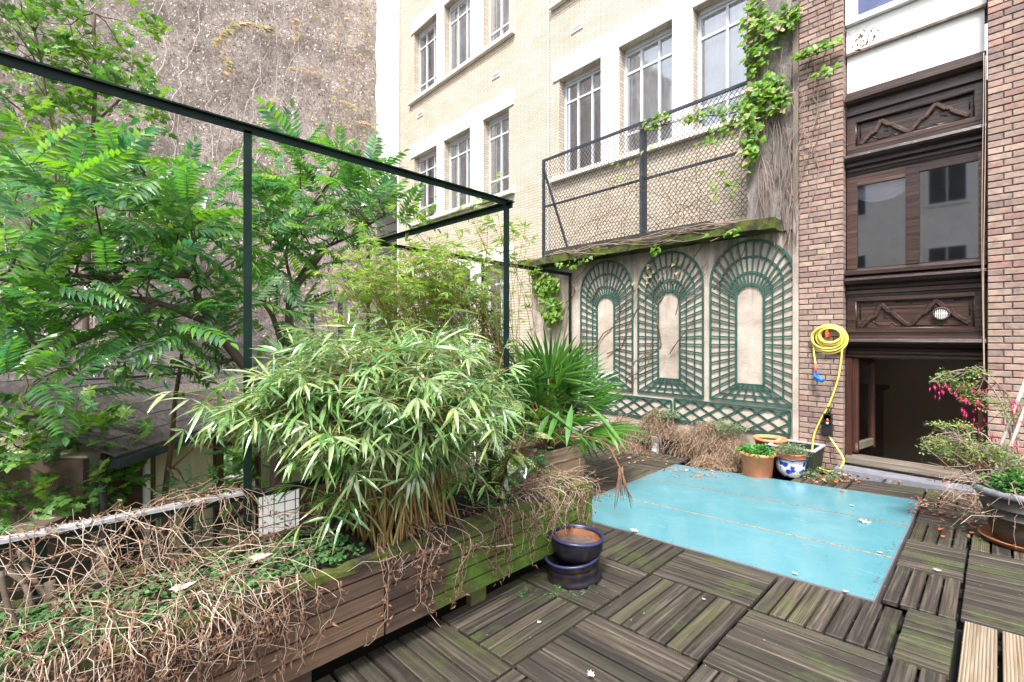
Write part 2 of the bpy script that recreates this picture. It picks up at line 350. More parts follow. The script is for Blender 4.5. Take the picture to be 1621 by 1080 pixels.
def bluepanel():
    m, n, b = new_mat('turquoise_glass'); g = coords(n, 'world')
    t = tex(n, g, 2.2, 7, .7, .6); c = ramp(n, [(.3, (.075, .225, .27)), (.5, (.09, .25, .30)), (.72, (.12, .28, .325))], t).outputs[0]
    f = tex(n, g, 45, 6, .8); c = mixc(n, ramp(n, [(.60, 0.0), (.76, .5)], f).outputs[0], c, (.10, .16, .14))
    sc2 = tex(n, coords(n, 'world', (1, 6, 1)), 6, 6, .7, 1.5); c = mixc(n, ramp(n, [(.60, 0.0), (.68, .22), (.74, 0.0)], sc2).outputs[0], c, (.5, .66, .66))
    L(n, c, b.inputs['Base Color']); L(n, ramp(n, [(.35, .10), (.7, .28)], t).outputs[0], b.inputs['Roughness']); b.inputs['IOR'].default_value = 1.5
    return m
M_blue = bluepanel()
def glaze():
    m, n, b = new_mat('navy_glaze'); g = coords(n, 'world'); t = tex(n, g, 14, 6, .7, .5)
    c = ramp(n, [(.35, (.006, .006, .011)), (.5, (.012, .011, .018)), (.6, (.025, .018, .012)), (.75, (.06, .03, .015))], t).outputs[0]
    L(n, c, b.inputs['Base Color']); b.inputs['Roughness'].default_value = .4; b.inputs['Specular IOR Level'].default_value = .3; return m
M_glaze = glaze()
M_rimblue = plain('cobalt_rim_glaze', (.03, .03, .085), .35, .25, 18, .1)
def bluewhite():
    m, n, b = new_mat('blue_and_white_china'); g = coords(n, 'object')
    vo = N(n, 'ShaderNodeTexVoronoi'); vo.inputs['Scale'].default_value = 17; vo.inputs['Randomness'].default_value = .8; 
    nn = N(n, 'ShaderNodeTexNoise'); nn.inputs['Scale'].default_value = 28; L(n, g, nn.inputs['Vector'])
    mxv = N(n, 'ShaderNodeVectorMath', operation='MULTIPLY_ADD'); mxv.inputs[1].default_value = (.035,) * 3; L(n, nn.outputs['Color'], mxv.inputs[0]); L(n, g, mxv.inputs[2]); L(n, mxv.outputs[0], vo.inputs['Vector'])
    c = ramp(n, [(.30, (.03, .05, .42)), (.40, (.09, .14, .55)), (.44, (.72, .74, .78))], vo.outputs['Distance']).outputs[0]
    L(n, c, b.inputs['Base Color']); b.inputs['Roughness'].default_value = .15; return m
M_china = bluewhite()
def glass(name, col, refl=.25, rough=.03):
    m, n, b = new_mat(name); n.nodes.remove(b)
    g = N(n, 'ShaderNodeBsdfGlossy'); g.inputs['Roughness'].default_value = rough; g.inputs['Color'].default_value = (.95, .97, 1, 1)
    t = N(n, 'ShaderNodeBsdfTransparent'); t.inputs['Color'].default_value = (*col, 1)
    lw = N(n, 'ShaderNodeFresnel'); lw.inputs['IOR'].default_value = 1.5; ad = N(n, 'ShaderNodeMath', operation='ADD'); ad.use_clamp = True; ad.inputs[1].default_value = refl; L(n, lw.outputs[0], ad.inputs[0])
    mx = N(n, 'ShaderNodeMixShader'); L(n, ad.outputs[0], mx.inputs[0]); L(n, t.outputs[0], mx.inputs[1]); L(n, g.outputs[0], mx.inputs[2]); L(n, mx.outputs[0], n.nodes['Material Output'].inputs[0]); return m
M_glass = glass('window_glass', (.88, .9, .92), .22)
M_glassd = glass('dark_window_glass', (.85, .87, .95), .18)
M_curtain = plain('grey_curtain', (.74, .74, .72), .9, .12, 2, .1)
M_room = plain('dim_room', (.42, .42, .42), .9, .1, 2, .1)
M_whitecloth = plain('white_cloth', (.75, .72, .70), .9, .05, 6, .2)
M_paneblue = plain('pane_reflection_blue', (.07, .09, .20), .7, .2, 3, .1)  # bluish reflection of the panes put into the base colour
M_water = plain('murky_water', (.16, .12, .09), .08, .5, 22, .02, col2=(.05, .05, .07))

# ================================================================ ground, terrace, deck
m = MB(); m.add([(-300,-300,-2.6),(300,-300,-2.6),(300,300,-2.6),(-300,300,-2.6)], [(0,1,2,3)]); struct(m.build('ground', M_ground))
m = MB(); m.box((-2.46,-3.2,-2.6),(3.2,2.36,-.40)); m.box((-4.62,2.36,-2.6),(3.2,5.6,-.40)); struct(m.build('terrace', M_stucco))
MT = Matrix.Translation((-.42, 0, 0)) @ Matrix.Rotation(-math.atan(.06), 4, 'Y') @ Matrix.Translation((.42, 0, 0))
dk = MB(); 
for a, b in (((-2.44,-3,-.13),(2.0,2.35,-.075)), ((-4.6,2.35,-.13),(2.0,5.55,-.075))): dk.box(a, b, MT)
deck_ob = struct(dk.build('deck', M_under))
plank_cache = {}
def plank_mesh(l, w, mat, t=.022):
    k = (round(l, 3), round(w, 3), mat.name)
    if k not in plank_cache:
        m = MB(); c = .003; x, y = l/2, w/2
        vs = [(-x,-y,-t),(x,-y,-t),(x,y,-t),(-x,y,-t),(-x,-y,-c),(x,-y,-c),(x,y,-c),(-x,y,-c),(-x+c,-y+c,0),(x-c,-y+c,0),(x-c,y-c,0),(-x+c,y-c,0)]
        m.add(vs, [(0,1,5,4),(1,2,6,5),(2,3,7,6),(3,0,4,7),(4,5,9,8),(5,6,10,9),(6,7,11,10),(7,4,8,11),(8,9,10,11)])
        me = m.mesh('plank'); me.materials.append(mat); plank_cache[k] = me
    return plank_cache[k]
def deck_tile(x0, x1, y0, y1, d, n, mat=None, label=None, gap=.0115, lift=0):
    bt = MB(); g = .006
    for q in (.2, .8):
        if d == 'Y': yy = y0 + (y1-y0)*q; bt.box((x0+g, yy-.02, -.05), (x1-g, yy+.02, -.024), MT)
        else: xx = x0 + (x1-x0)*q; bt.box((xx-.02, y0+g, -.05), (xx+.02, y1-g, -.024), MT)
    t = bt.build('deck_tile', M_under, deck_ob, label)
    mat0 = mat
    for i in range(n):
        mt_ = mat0 or (M_groove if random.random() < .3 else M_plank)
        if d == 'Y':
            w = (x1-x0-2*g)/n; c = Vector((x0+g+w*(i+.5), (y0+y1)/2, 0)); l = y1-y0-2*g; rz = R(90)
        else:
            w = (y1-y0-2*g)/n; c = Vector(((x0+x1)/2, y0+g+w*(i+.5), 0)); l = x1-x0-2*g; rz = 0
        if random.random() < .5: rz += math.pi
        M = MT @ Matrix.Translation(c + Vector((U(-.001,.001), U(-.001,.001), U(-.0025,.0015)+lift))) @ Matrix.Rotation(rz + U(-.003,.003), 4, 'Z') @ Matrix.Rotation(U(-.012,.012), 4, 'X')
        put(plank_mesh(l, w - gap, mt_), 'plank', t, M)
XE = [-2.45, -1.912, -1.375, -.838, -.30]
rows = [(2.397, 2.845), (1.852, 2.397), (1.307, 1.852), (.762, 1.307), (.217, .762)]
for j, (y0, y1) in enumerate(rows):
    for i in range(4):
        if i == 0 and j > 0: continue
        if j == 4 and i == 0: continue
        x0, x1 = XE[i], XE[i+1]
        d = 'Y' if (i + j) % 2 == 1 else 'X'
        n = 7 if d == 'Y' or j else 6
        deck_tile(x0, x1, y0, y1, d, n)
# right of the blue panels
deck_tile(-.405, -.122, 2.90, 3.40, 'Y', 4); deck_tile(-.405, -.122, 3.40, 3.90, 'X', 6); deck_tile(-.405, -.122, 3.90, 4.32, 'Y', 4)
deck_tile(-.405, .10, 4.32, 4.76, 'X', 6)
deck_tile(-.30, -.122, 2.40, 2.90, 'X', 7); deck_tile(-.30, -.122, 1.86, 2.40, 'Y', 2)
deck_tile(-.122, .42, 2.93, 3.42, 'X', 6); deck_tile(-.122, .42, 3.42, 3.92, 'X', 6); deck_tile(-.122, .42, 3.92, 4.32, 'Y', 6)
deck_tile(.10, .55, 4.32, 4.76, 'Y', 5)
deck_tile(-.115, .36, 2.30, 2.92, 'Y', 4, M_newplank, 'new pale ribbed tile', .014, .003); deck_tile(-.115, .36, 1.68, 2.29, 'Y', 4, M_newplank, 'new pale ribbed tile', .014, .003)
# behind the panels
for k, (x0, x1) in enumerate(((-1.36,-.92), (-.92,-.42), (-.42,.08), (.08,.55))): deck_tile(x0, x1, 4.875 if k < 2 else 4.77, 5.32, 'YX'[k % 2], 5)
# further right and nearer, just outside the photograph
for j, (y0, y1) in enumerate(((1.307,1.852), (.762,1.307), (.217,.762), (-.33,.217))):
    for i, (x0, x1) in enumerate(((-.30,.24), (.24,.78), (.78,1.32))): deck_tile(x0, x1, y0 - .18*(i > 0 or 1), y1 - .18, 'YX'[(i+j) % 2], 6)
for j, (y0, y1) in enumerate(((1.68,2.29), (2.30,2.92), (2.93,3.42), (3.42,3.92), (3.92,4.46), (4.46,5.0))):
    for i, (x0, x1) in enumerate(((.42,.92), (.92,1.42))): deck_tile(x0 + (.13 if i == 0 and j > 3 else 0), x1, y0, y1, 'YX'[(i+j) % 2], 6)
for i, (x0, x1) in enumerate(((-1.912,-1.375), (-1.375,-.838), (-.838,-.30))): deck_tile(x0, x1, -.33, .21, 'XY'[i % 2], 6)
# left of the panels
ys = [2.40, 2.86, 3.40, 3.94, 4.48, 5.02, 5.5]; xs = [-4.6, -4.1, -3.56, -3.02, -2.485]
for j in range(6):
    for i in range(4):
        if i < 2 and j < 4: continue
        deck_tile(xs[i], xs[i+1], ys[j], ys[j+1], 'Y' if (i + j) % 2 == 0 else 'X', 6)

# turquoise panels set in the deck
pan = thing('floor_skylight', 'flush turquoise glass skylight in three long panes let into the wooden deck', 'skylight', (-1.44, 3.85, -.06))
fr = MB(); fr.box((-2.475, 2.847, -.06), (-.415, 4.865, -.008), MT); fr.build('frame', M_mortar, pan)
for y0, y1 in ((2.852, 3.476), (3.484, 4.146), (4.154, 4.858)):
    m = MB(); m.box((-2.468, y0, -.007), (-.422, y1, .004), MT); m.build('pane', M_blue, pan)
for y in (3.480, 4.150):
    m = MB(); m.box((-2.468, y-.005, -.006), (-.422, y+.005, .006), MT); m.build('seam', M_box, pan)
for a, b in (((-.4205,2.85,-.006),(-.4165,4.86,.005)), ((-2.476,2.85,-.006),(-2.469,4.86,.005)), ((-2.476,2.847,-.006),(-.4165,2.851,.004))):
    m = MB(); m.box(a, b, MT); m.build('edge_strip', M_lead, pan)

# ================================================================ long planter
pl = thing('long_planter', 'long mossy wooden planter of five dark planks draped in dead vines along the deck edge', 'planter', (-2.08, .7, 0))
zt = .372
for (Y0, Y1) in ((-1.6, .95), (.96, 2.36)):
    for k in range(5):
        z0 = .028 + k * .069
        m = MB(); xo = -1.80 + U(-.003, .003); m.box((xo-.022, Y0, z0), (xo, Y1, z0 + .060)); m.build('plank', M_planter, pl)
        m = MB(); m.box((-2.37, Y0, z0), (-2.35, Y1, z0 + .065)); m.build('plank', M_planter, pl)
for k in range(5):
    z0 = .028 + k * .069
    m = MB(); m.box((-2.35, 2.362, z0), (-1.80, 2.384, z0 + .065)); m.build('plank', M_planter, pl, 'end plank')
BX('joint_shade_sheet', (-1.836, -1.6, .03), (-1.826, 2.36, .33), M_under, pl)  # dark sheet added behind the planks so their joints read as shade
BX('corner_post', (-1.822, 2.340, .0), (-1.778, 2.386, .372), M_planter, pl)
def rough_rim(x0, x1, y0, y1, z, mat, n=60):
    m = MB(); vs = []; 
    for i in range(n + 1):
        y = y0 + (y1-y0)*i/n; a = noise.noise((y*4, x0*9, 1)) * .012; b = noise.noise((y*9, x0*5, 7)) * .012; c = noise.noise((y*6, 3, x0*4))*.009 - (.012 if noise.noise((y*2.2, x0, 9)) > .25 else 0)
        vs += [(x0 + a, y, z - .03), (x0 + a, y, z + c), (x1 + b, y, z + c * .6), (x1 + b, y, z - .03)]
    fs = []
    for i in range(n):
        q = i*4
        for j in range(3): fs.append((q+j, q+j+1, q+j+5, q+j+4))
    m.add(vs, fs, False); return m.build('rim', mat, pl)
rough_rim(-1.855, -1.794, -1.6, 1.13, zt + .002, M_moss); rough_rim(-1.865, -1.79, 1.14, 2.385, zt + .004, M_moss); rough_rim(-2.38, -2.31, -1.6, 2.385, zt + .002, M_moss)
for y in (.0, .62, 1.52, 2.2): BX('foot', (-1.9, y-.05, -.085), (-1.86, y+.05, .028), M_planter, pl)
m = MB(); n_ = 60; vs = []; fs = []
for i in range(n_+1):
    for j in range(9):
        y = -1.6 + 3.95*i/n_; x = -2.34 + .51*j/8; vs.append((x, y, .315 + .03*noise.noise((x*7, y*7, 0)) + .012*noise.noise((x*25, y*25, 0))))
for i in range(n_):
    for j in range(8): q = i*9+j; fs.append((q, q+1, q+10, q+9))
m.add(vs, fs, True); m.build('soil', M_soil, pl)

# ================================================================ pergola frame and rail fence
def tbeam(p, q, parent, name, up=(0,0,1), w=.045, h=.045, mat=None):
    p, q = Vector(p), Vector(q); upv = Vector(up); m = MB(); m.bar(p, q, w, .007, up); 
    m.bar(p - upv*h*.5, q - upv*h*.5, .008, h, up); return m.build(name, mat or M_green, parent)
pg = thing('steel_pergola', 'dark green steel T bar frame standing over the planter and terrace edge', 'pergola', (-2.4, 2.22, 0))
tbeam((-2.4, -1.2, 2.30), (-2.4, 2.26, 2.272), pg, 'beam', w=.044, h=.036)
tbeam((-2.36, 2.235, 2.262), (-4.6, 2.235, 2.30), pg, 'beam', w=.05)
tbeam((-4.55, 2.15, 2.318), (-4.55, 5.58, 2.290), pg, 'beam', w=.05)
def tpost(x, y, z1, z0=-.3, xl=0, parent=pg, w=.034):
    m = MB(); m.bar((x + xl, y, z0), (x, y, z1), w, .008, (1, 0, 0)); m.bar((x-.016+xl, y, z0), (x-.016, y, z1), .008, .036, (1, 0, 0)); return m.build('post', M_green, parent)
tpost(-2.4, .575, 2.262, xl=-.0); tpost(-2.4, 2.222, 2.25); tpost(-4.55, 2.22, 2.29); tpost(-4.55, 3.79, 2.29); tpost(-4.55, 5.55, 2.275)
rf = thing('mesh_rail_fence', 'low green railing with square wire mesh and pale capping behind the planter', 'fence', (-2.42, .5, 0))
m = MB(); m.bar((-2.42, -2.2, .600), (-2.42, .56, .575), .045, .014); m.build('top_rail', M_rail, rf)
m = MB(); m.bar((-2.43, -2.2, .574), (-2.43, 2.2, .545), .03, .03); m.build('rail', M_green, rf)
for y in (-1.1, -.1, .35, 1.4): 
    m = MB(); m.bar((-2.43, y, -.2), (-2.43, y, .56), .035, .035); m.build('post', M_green, rf)
m = MB()
for i in range(88):
    y = -2.2 + i*.05; m.bar((-2.44, y, .02), (-2.44, y, .55), .0035, .0035)
for i in range(11): m.bar((-2.444, -2.2, .03 + i*.05), (-2.444, 2.2, .03 + i*.05), .0035, .0035)
m.build('wire_mesh', M_mesh, rf, kind='stuff')

# ================================================================ brick piers of the house
brick_cache = {}
def brick_mesh(l, dpt):
    k = (l, dpt)
    if k not in brick_cache:
        m = MB(); h = .0235; c = .0035; x = l/2
        # front faces -Y; chamfered front edge
        vs = [(-x,dpt,-h),(x,dpt,-h),(x,dpt,h),(-x,dpt,h),(-x,c,-h),(x,c,-h),(x,c,h),(-x,c,h),(-x+c,0,-h+c),(x-c,0,-h+c),(x-c,0,h-c),(-x+c,0,h-c)]
        m.add(vs, [(0,4,5,1),(1,5,6,2),(2,6,7,3),(3,7,4,0),(4,8,9,5),(5,9,10,6),(6,10,11,7),(7,11,8,4),(8,11,10,9)])
        me = m.mesh('brick'); me.materials.append(M_brick); brick_cache[k] = me
    return brick_cache[k]
def pier(x0, x1, zlo, zhi, label, widths, anchor):
    t = thing('brick_pier', label, 'brick pier', ((x0+x1)/2, 5.58, zlo))
    BX('mortar', (x0+.006, 5.588, zlo), (x1-.006, 5.90, zhi + .8), M_mortar, t)
    z = zlo; r_ = 0
    while z < zhi:
        row = widths[r_ % len(widths)]; x = x0
        for w in row:
            if w > .02: 
                M = Matrix.Translation((x + w/2, 5.58 + U(-.003, .003), z + .0285)) @ Matrix.Rotation(U(-.008, .008), 4, 'Y')
                put(brick_mesh(round(w - .009, 3), .2), 'brick', t, M)
            x += w
        z += .0565; r_ += 1
    return t
pierL = pier(-1.457, -1.062, -.05, 4.95, 'brown brick pier carrying the yellow hose, between trellis wall and dark window', [(.085,.155,.155), (.13,.155,.11), (.09,.19,.115), (.165,.145,.085)], 0)
pierR = pier(-.062, .42, -.05, 4.95, 'brown brick pier on the right of the dark window behind the fuchsia', [(.145,.15,.187), (.095,.15,.237)], 0)

def sidebrick():
    m, n, b = new_mat('brown_brick_courses'); g = coords(n, 'world'); sx = N(n, 'ShaderNodeSeparateXYZ'); L(n, g, sx.inputs[0]); cb = N(n, 'ShaderNodeCombineXYZ')
    L(n, sx.outputs[0], cb.inputs[0]); L(n, sx.outputs[2], cb.inputs[1]); br = N(n, 'ShaderNodeTexBrick'); L(n, cb.outputs[0], br.inputs['Vector']); br.inputs['Scale'].default_value = 1
    br.inputs['Brick Width'].default_value = .15; br.inputs['Row Height'].default_value = .0565; br.inputs['Mortar Size'].default_value = .005
    br.inputs['Color1'].default_value = (.34, .24, .19, 1); br.inputs['Color2'].default_value = (.22, .15, .13, 1); br.inputs['Mortar'].default_value = (.1, .09, .09, 1)
    L(n, br.outputs[0], b.inputs['Base Color']); b.inputs['Roughness'].default_value = .85; bump(n, b, br.outputs['Fac'], -.6, .01); return m
struct(BX('house_wall', (.425, 5.583, -.1), (4.0, 5.9, 6.2), sidebrick()))
# ================================================================ dark timber window front
df = thing('timber_window_front', 'dark stained carved timber window front with open lower bay, between two brick piers', 'window', (-.56, 5.7, .1))
X0, X1 = -1.055, -.066
# white panels above
BX('white_panel', (X0, 5.70, 3.78), (X1-.012, 5.73, 4.145), M_white, df)
m = MB(); m.box((-.515, 5.692, 3.78), (-.505, 5.70, 4.14)); m.build('joint_strip', M_white, df)
BX('upper_white_panel', (X0, 5.675, 4.17), (X1, 5.73, 4.43), M_white, df)
m = MB(); m.prof_x([(5.66,4.145),(5.70,4.145),(5.70,4.17),(5.655,4.165)], X0, X1); m.build('drip_strip', M_stucco, df)
wf = BX('upper_window_frame', (X0, 5.62, 4.44), (X1, 5.70, 4.49), M_white, df); BX('upper_window_stile', (X0, 5.62, 4.49), (-.96, 5.70, 5.5), M_white, df)
BX('upper_window_glass', (-.96, 5.68, 4.49), (X1, 5.69, 5.5), M_paneblue, df)
def mold(z0, z1, prof, name='moulding'):
    m = MB(); m.prof_x([(5.74, z0)] + [(y, z0 + (z1-z0)*f_) for y, f_ in prof] + [(5.74, z1)], X0, X1); m.build(name, M_dark, df)
mold(3.60, 3.775, [(5.69,0),(5.69,.18),(5.64,.22),(5.60,.34),(5.60,.5),(5.64,.62),(5.66,.66),(5.66,.8),(5.69,.86),(5.69,1)], 'cornice')
mold(3.50, 3.598, [(5.70,0),(5.70,.3),(5.67,.35),(5.67,.7),(5.69,.75),(5.69,1)])
def carved(z0, z1, name):
    m = MB(); m.box((X0, 5.735, z0), (X1, 5.76, z1)); t = m.build(name, M_dark, df)
    w = .07
    for a, b in (((X0,5.695,z0),(X0+w,5.735,z1)), ((X1-w,5.695,z0),(X1,5.735,z1)), ((X0+w,5.697,z1-.035),(X1-w,5.735,z1)), ((X0+w,5.697,z0),(X1-w,5.735,z0+.035))): BX('panel_frame', a, b, M_dark, t)
    zl, zh = z0 + .035, z1 - .035; xl, xh = X0 + w, X1 - w
    m = MB()
    for (p, q) in (((xl,zl),(xh,zl)), ((xh,zl),(xh,zh)), ((xh,zh),(xl,zh)), ((xl,zh),(xl,zl))):
        m.tube([(p[0],5.712,p[1]),(q[0],5.712,q[1])], .013, 8)
    m.build('bead', M_dark, t)
    W_ = xh - xl; pts = [(.05,.06),(.14,.42),(.175,.42),(.235,.86),(.30,.60),(.33,.62),(.345,.5),(.46,.12),(.50,.12),(.58,.5),(.61,.5),(.70,.93),(.78,.62),(.81,.66),(.83,.48),(.95,.14)]
    pts = [(xl + W_*a, zl + (zh-zl)*b) for a, b in pts]
    m = MB()
    for i in range(len(pts)-1):
        p, q = pts[i], pts[i+1]; d = Vector((q[0]-p[0], q[1]-p[1])); nn = Vector((-d.y, d.x)).normalized() * .021
        c = [(p[0]+nn.x,p[1]+nn.y),(q[0]+nn.x,q[1]+nn.y),(q[0]-nn.x,q[1]-nn.y),(p[0]-nn.x,p[1]-nn.y)]
        s_ = .55; cc = [(p[0]+nn.x*s_,p[1]+nn.y*s_),(q[0]+nn.x*s_,q[1]+nn.y*s_),(q[0]-nn.x*s_,q[1]-nn.y*s_),(p[0]-nn.x*s_,p[1]-nn.y*s_)]
        yb = 5.735; ym = 5.718; yf = 5.708 + (i % 2) * .0012
        vs = [(x, yb, z) for x, z in c] + [(x, ym, z) for x, z in c] + [(x, yf, z) for x, z in cc]
        m.add(vs, [(0,1,5,4),(1,2,6,5),(2,3,7,6),(3,0,4,7),(4,5,9,8),(5,6,10,9),(6,7,11,10),(7,4,8,11),(8,9,10,11)])
    m.build('zigzag_carving', M_dark, t)
    for seg in ([(.20,.12),(.31,.12),(.335,.22),(.36,.12),(.42,.10)], [(.14,.30),(.20,.16)], [(.36,.92),(.47,.92),(.49,.82),(.51,.92),(.60,.92)], [(.52,.10),(.66,.10),(.69,.2),(.72,.10),(.9,.10)], [(.2,.55),(.235,.68),(.28,.5),(.26,.42),(.3,.36)], [(.66,.55),(.70,.72),(.75,.55),(.74,.45),(.79,.36)], [(.84,.9),(.96,.9),(.96,.4)], [(.04,.35),(.04,.9),(.16,.9)]):
        m = MB(); m.tube([(xl+W_*a, 5.733, zl+(zh-zl)*b) for a, b in seg], .0065, 6); m.build('thin_bead', M_dark, t)
    return t
carved(3.19, 3.498, 'carved_panel')
mold(2.92, 3.188, [(5.70,0),(5.68,.12),(5.70,.2),(5.70,.3),(5.66,.36),(5.66,.48),(5.60,.56),(5.58,.62),(5.59,.72),(5.66,.82),(5.70,.86),(5.70,1)], 'ledge')
# casement
for nm, a, b in (('stile',(X0,5.69,1.99),(X0+.085,5.74,2.918)), ('stile',(X1-.05,5.69,1.99),(X1,5.74,2.918)), ('middle_stile',(-.60,5.685,1.99),(-.50,5.74,2.918)), ('top_rail',(X0+.085,5.692,2.82),(-.60,5.738,2.918)), ('top_rail',(-.50,5.692,2.845),(X1-.05,5.738,2.918)), ('bottom_rail',(X0+.085,5.692,1.94),(-.60,5.738,1.995)), ('bottom_rail',(-.50,5.692,1.94),(X1-.05,5.738,1.995))): BX(nm, a, b, M_dark, df)
for a, b in (((X0+.083,5.715,1.99),(-.598,5.72,2.825)), ((-.502,5.715,1.99),(X1-.048,5.72,2.85))): BX('pane', a, b, M_glassd, df)
# draped cloth and inner room behind the panes
m = MB(); vs = []; fs = []; nx, nz = 40, 18
for i in range(nx+1):
    for j in range(nz+1):
        u_ = i/nx; v_ = j/nz; x = X0 + .06 + .42*u_; zl = 2.83 - (.10 + .09*math.sin(u_*math.pi)**.6)*v_
        vs.append((x, 5.752 + .008*math.sin(v_*20 + u_*6 + 3*noise.noise((u_*4, v_*3, 0))) - .008*v_, zl))
for i in range(nx):
    for j in range(nz): q = i*(nz+1)+j; fs.append((q, q+1, q+nz+2, q+nz+1))
m.add(vs, fs, True); m.build('gathered_blind', M_whitecloth, df)
# sill and lower bay
mold(1.81, 1.985, [(5.69,0),(5.66,.08),(5.62,.12),(5.58,.3),(5.585,.42),(5.62,.5),(5.64,.56),(5.60,.62),(5.60,.8),(5.64,.95),(5.69,1)], 'window_sill')
mold(1.70, 1.808, [(5.70,0),(5.69,.2),(5.67,.3),(5.67,.6),(5.70,.8),(5.70,1)])
cp = carved(1.35, 1.698, 'carved_panel_with_vent')
m = MB(); cx, cz = -.352, 1.515
Mv = Matrix.Translation((cx, 5.70, cz)) @ Matrix.Rotation(R(90), 4, 'X')
m.lathe([(.060,-.01),(.060,.008),(.052,.012),(.047,.008),(.047,-.01)], 28, M=Mv); m.build('vent_ring', M_bark, cp)
m = MB()
for i in range(7):
    x = -.036 + i*.012; h = math.sqrt(max(0, .046**2 - x*x)); m.bar((cx+x,5.700,cz-h),(cx+x,5.700,cz+h), .0055, .004, (0,1,0))
m.bar((cx-.045,5.697,cz),(cx+.045,5.697,cz), .006,.004,(0,1,0)); m.build('vent_grille', M_white, cp)
m = MB(); m.lathe([(0.0001,.0),(.047,.0)], 24, M=Matrix.Translation((cx,5.712,cz)) @ Matrix.Rotation(R(90),4,'X')); m.build('vent_hole', M_black, cp)
mold(1.09, 1.348, [(5.69,0),(5.67,.06),(5.67,.12),(5.70,.2),(5.70,.28),(5.68,.34),(5.70,.42),(5.66,.5),(5.60,.58),(5.575,.64),(5.585,.76),(5.64,.86),(5.70,.9),(5.70,1)], 'ledge')
# open lower bay
BX('jamb', (X0, 5.66, .10), (X0+.045, 5.80, 1.088), M_red, df); BX('jamb', (X1-.05, 5.66, .10), (X1, 5.80, 1.088), M_red, df)
m = MB(); a0 = Vector((X0+.05, 5.70, 0)); a1 = Vector((X0+.14, 6.12, 0))   # sash swung inwards
def vert(p, z0, z1, w=.05, mat=M_red, nm='sash_stile'): 
    m = MB(); m.bar((p.x,p.y,z0),(p.x,p.y,z1), w, .04, (0,1,0)); m.build(nm, mat, df)
vert(a0 + Vector((.02,.02,0)), .14, 1.08); vert(a1, .14, 1.08)
for z in (.20, 1.06): m = MB(); m.bar((a0.x+.02,a0.y,z),(a1.x,a1.y,z), .04, .07); m.build('sash_rail', M_red if z > 1 else M_sill, df)
m = MB(); m.add([(a0.x+.02,a0.y+.02,.22),(a1.x,a1.y,.22),(a1.x,a1.y,1.04),(a0.x+.02,a0.y+.02,1.04)], [(0,1,2,3)]); m.build('sash_pane', M_glassd, df)
m = MB(); m.prof_x([(5.60,.045),(5.76,.045),(5.76,.115),(5.70,.118),(5.61,.10)], X0, .0); m.build('threshold_beam', M_sill, df)
m = MB(); m.box((-1.10, 5.38, -.05), (.0, 5.598, .02)); m.build('threshold_slab', M_lead, df)
# two thin hanging cords by the right pier
m = MB()
for k in range(2): m.tube([(X1-.015+.012*k, 5.60, 3.72 - .03*k)] + [(X1-.02+.010*k+.006*math.sin(z*2.1+k), 5.565, z) for z in np.linspace(3.6, .95, 24)], .0032, 5)
m.build('hanging_cord', M_straw, df)
# room behind
rm = thing('room_interior', 'dim papered room seen through the open lower bay', 'room', (-.5, 7, -.9))
m = MB(); m.add([(-1.5,5.90,-1),(-1.5,8.1,-1),(.6,8.1,-1),(.6,5.90,-1),(-1.5,5.90,1.75),(-1.5,8.1,1.75),(.6,8.1,1.75),(.6,5.90,1.75)], [(0,1,2,3),(4,7,6,5)]); m.build('floor_and_ceiling', M_darkint, rm)
m = MB(); m.add([(-1.5,5.90,-1),(-1.5,8.1,-1),(.6,8.1,-1),(.6,5.90,-1),(-1.5,5.90,1.75),(-1.5,8.1,1.75),(.6,8.1,1.75),(.6,5.90,1.75)], [(0,4,5,1),(1,5,6,2),(2,6,7,3)]); m.build('wall', M_intwall, rm)
BX('front_wall', (X0, 5.80, -1), (.6, 5.85, .03), M_intwall, rm)
fp = thing('mantelpiece', 'dark carved mantelpiece end inside the dim room', 'mantelpiece', (-1.2, 7.2, -1))
BX('mantel_shelf', (-1.49, 6.5, .66), (-.93, 7.4, .70), M_dark, fp); BX('mantel_body', (-1.49, 6.55, -.95), (-.99, 7.4, .659), M_dark, fp); BX('mantel_bracket', (-.989, 6.56, .45), (-.95, 6.66, .655), M_dark, fp)
m = MB(); m.prism([(-.42,-.3),(-.44,.18),(-.40,.27),(-.36,.20),(-.27,.30),(-.20,.22),(-.04,.25),(-.02,-.3)], 6.7, 6.95)
tag(m.build('paper_bag', M_bag), 'crumpled brown paper bag standing inside the dim room', 'bag')
sk = MB(); sk.box((-.68, 8.06, .12), (-.61, 8.098, .2)); tag(sk.build('wall_socket', M_whitecloth), 'small square socket low on the room wall', 'socket')
# room behind the casement panes
r2 = thing('upper_room', 'upper room behind the two casement panes, walls coloured with their bluish reflection', 'room', (-.5, 6.6, 1.9))
m = MB(); m.add([(-1.5,5.9,1.8),(-1.5,7.6,1.8),(.5,7.6,1.8),(.5,5.9,1.8),(-1.5,5.9,3.6),(-1.5,7.6,3.6),(.5,7.6,3.6),(.5,5.9,3.6)], [(0,4,5,1),(1,5,6,2),(2,6,7,3),(0,1,2,3),(4,7,6,5)]); m.build('wall', M_paneblue, r2)
BX('lining', (X0-.3, 5.765, 4.05), (.5, 5.79, 6.0), M_darkint, r2)

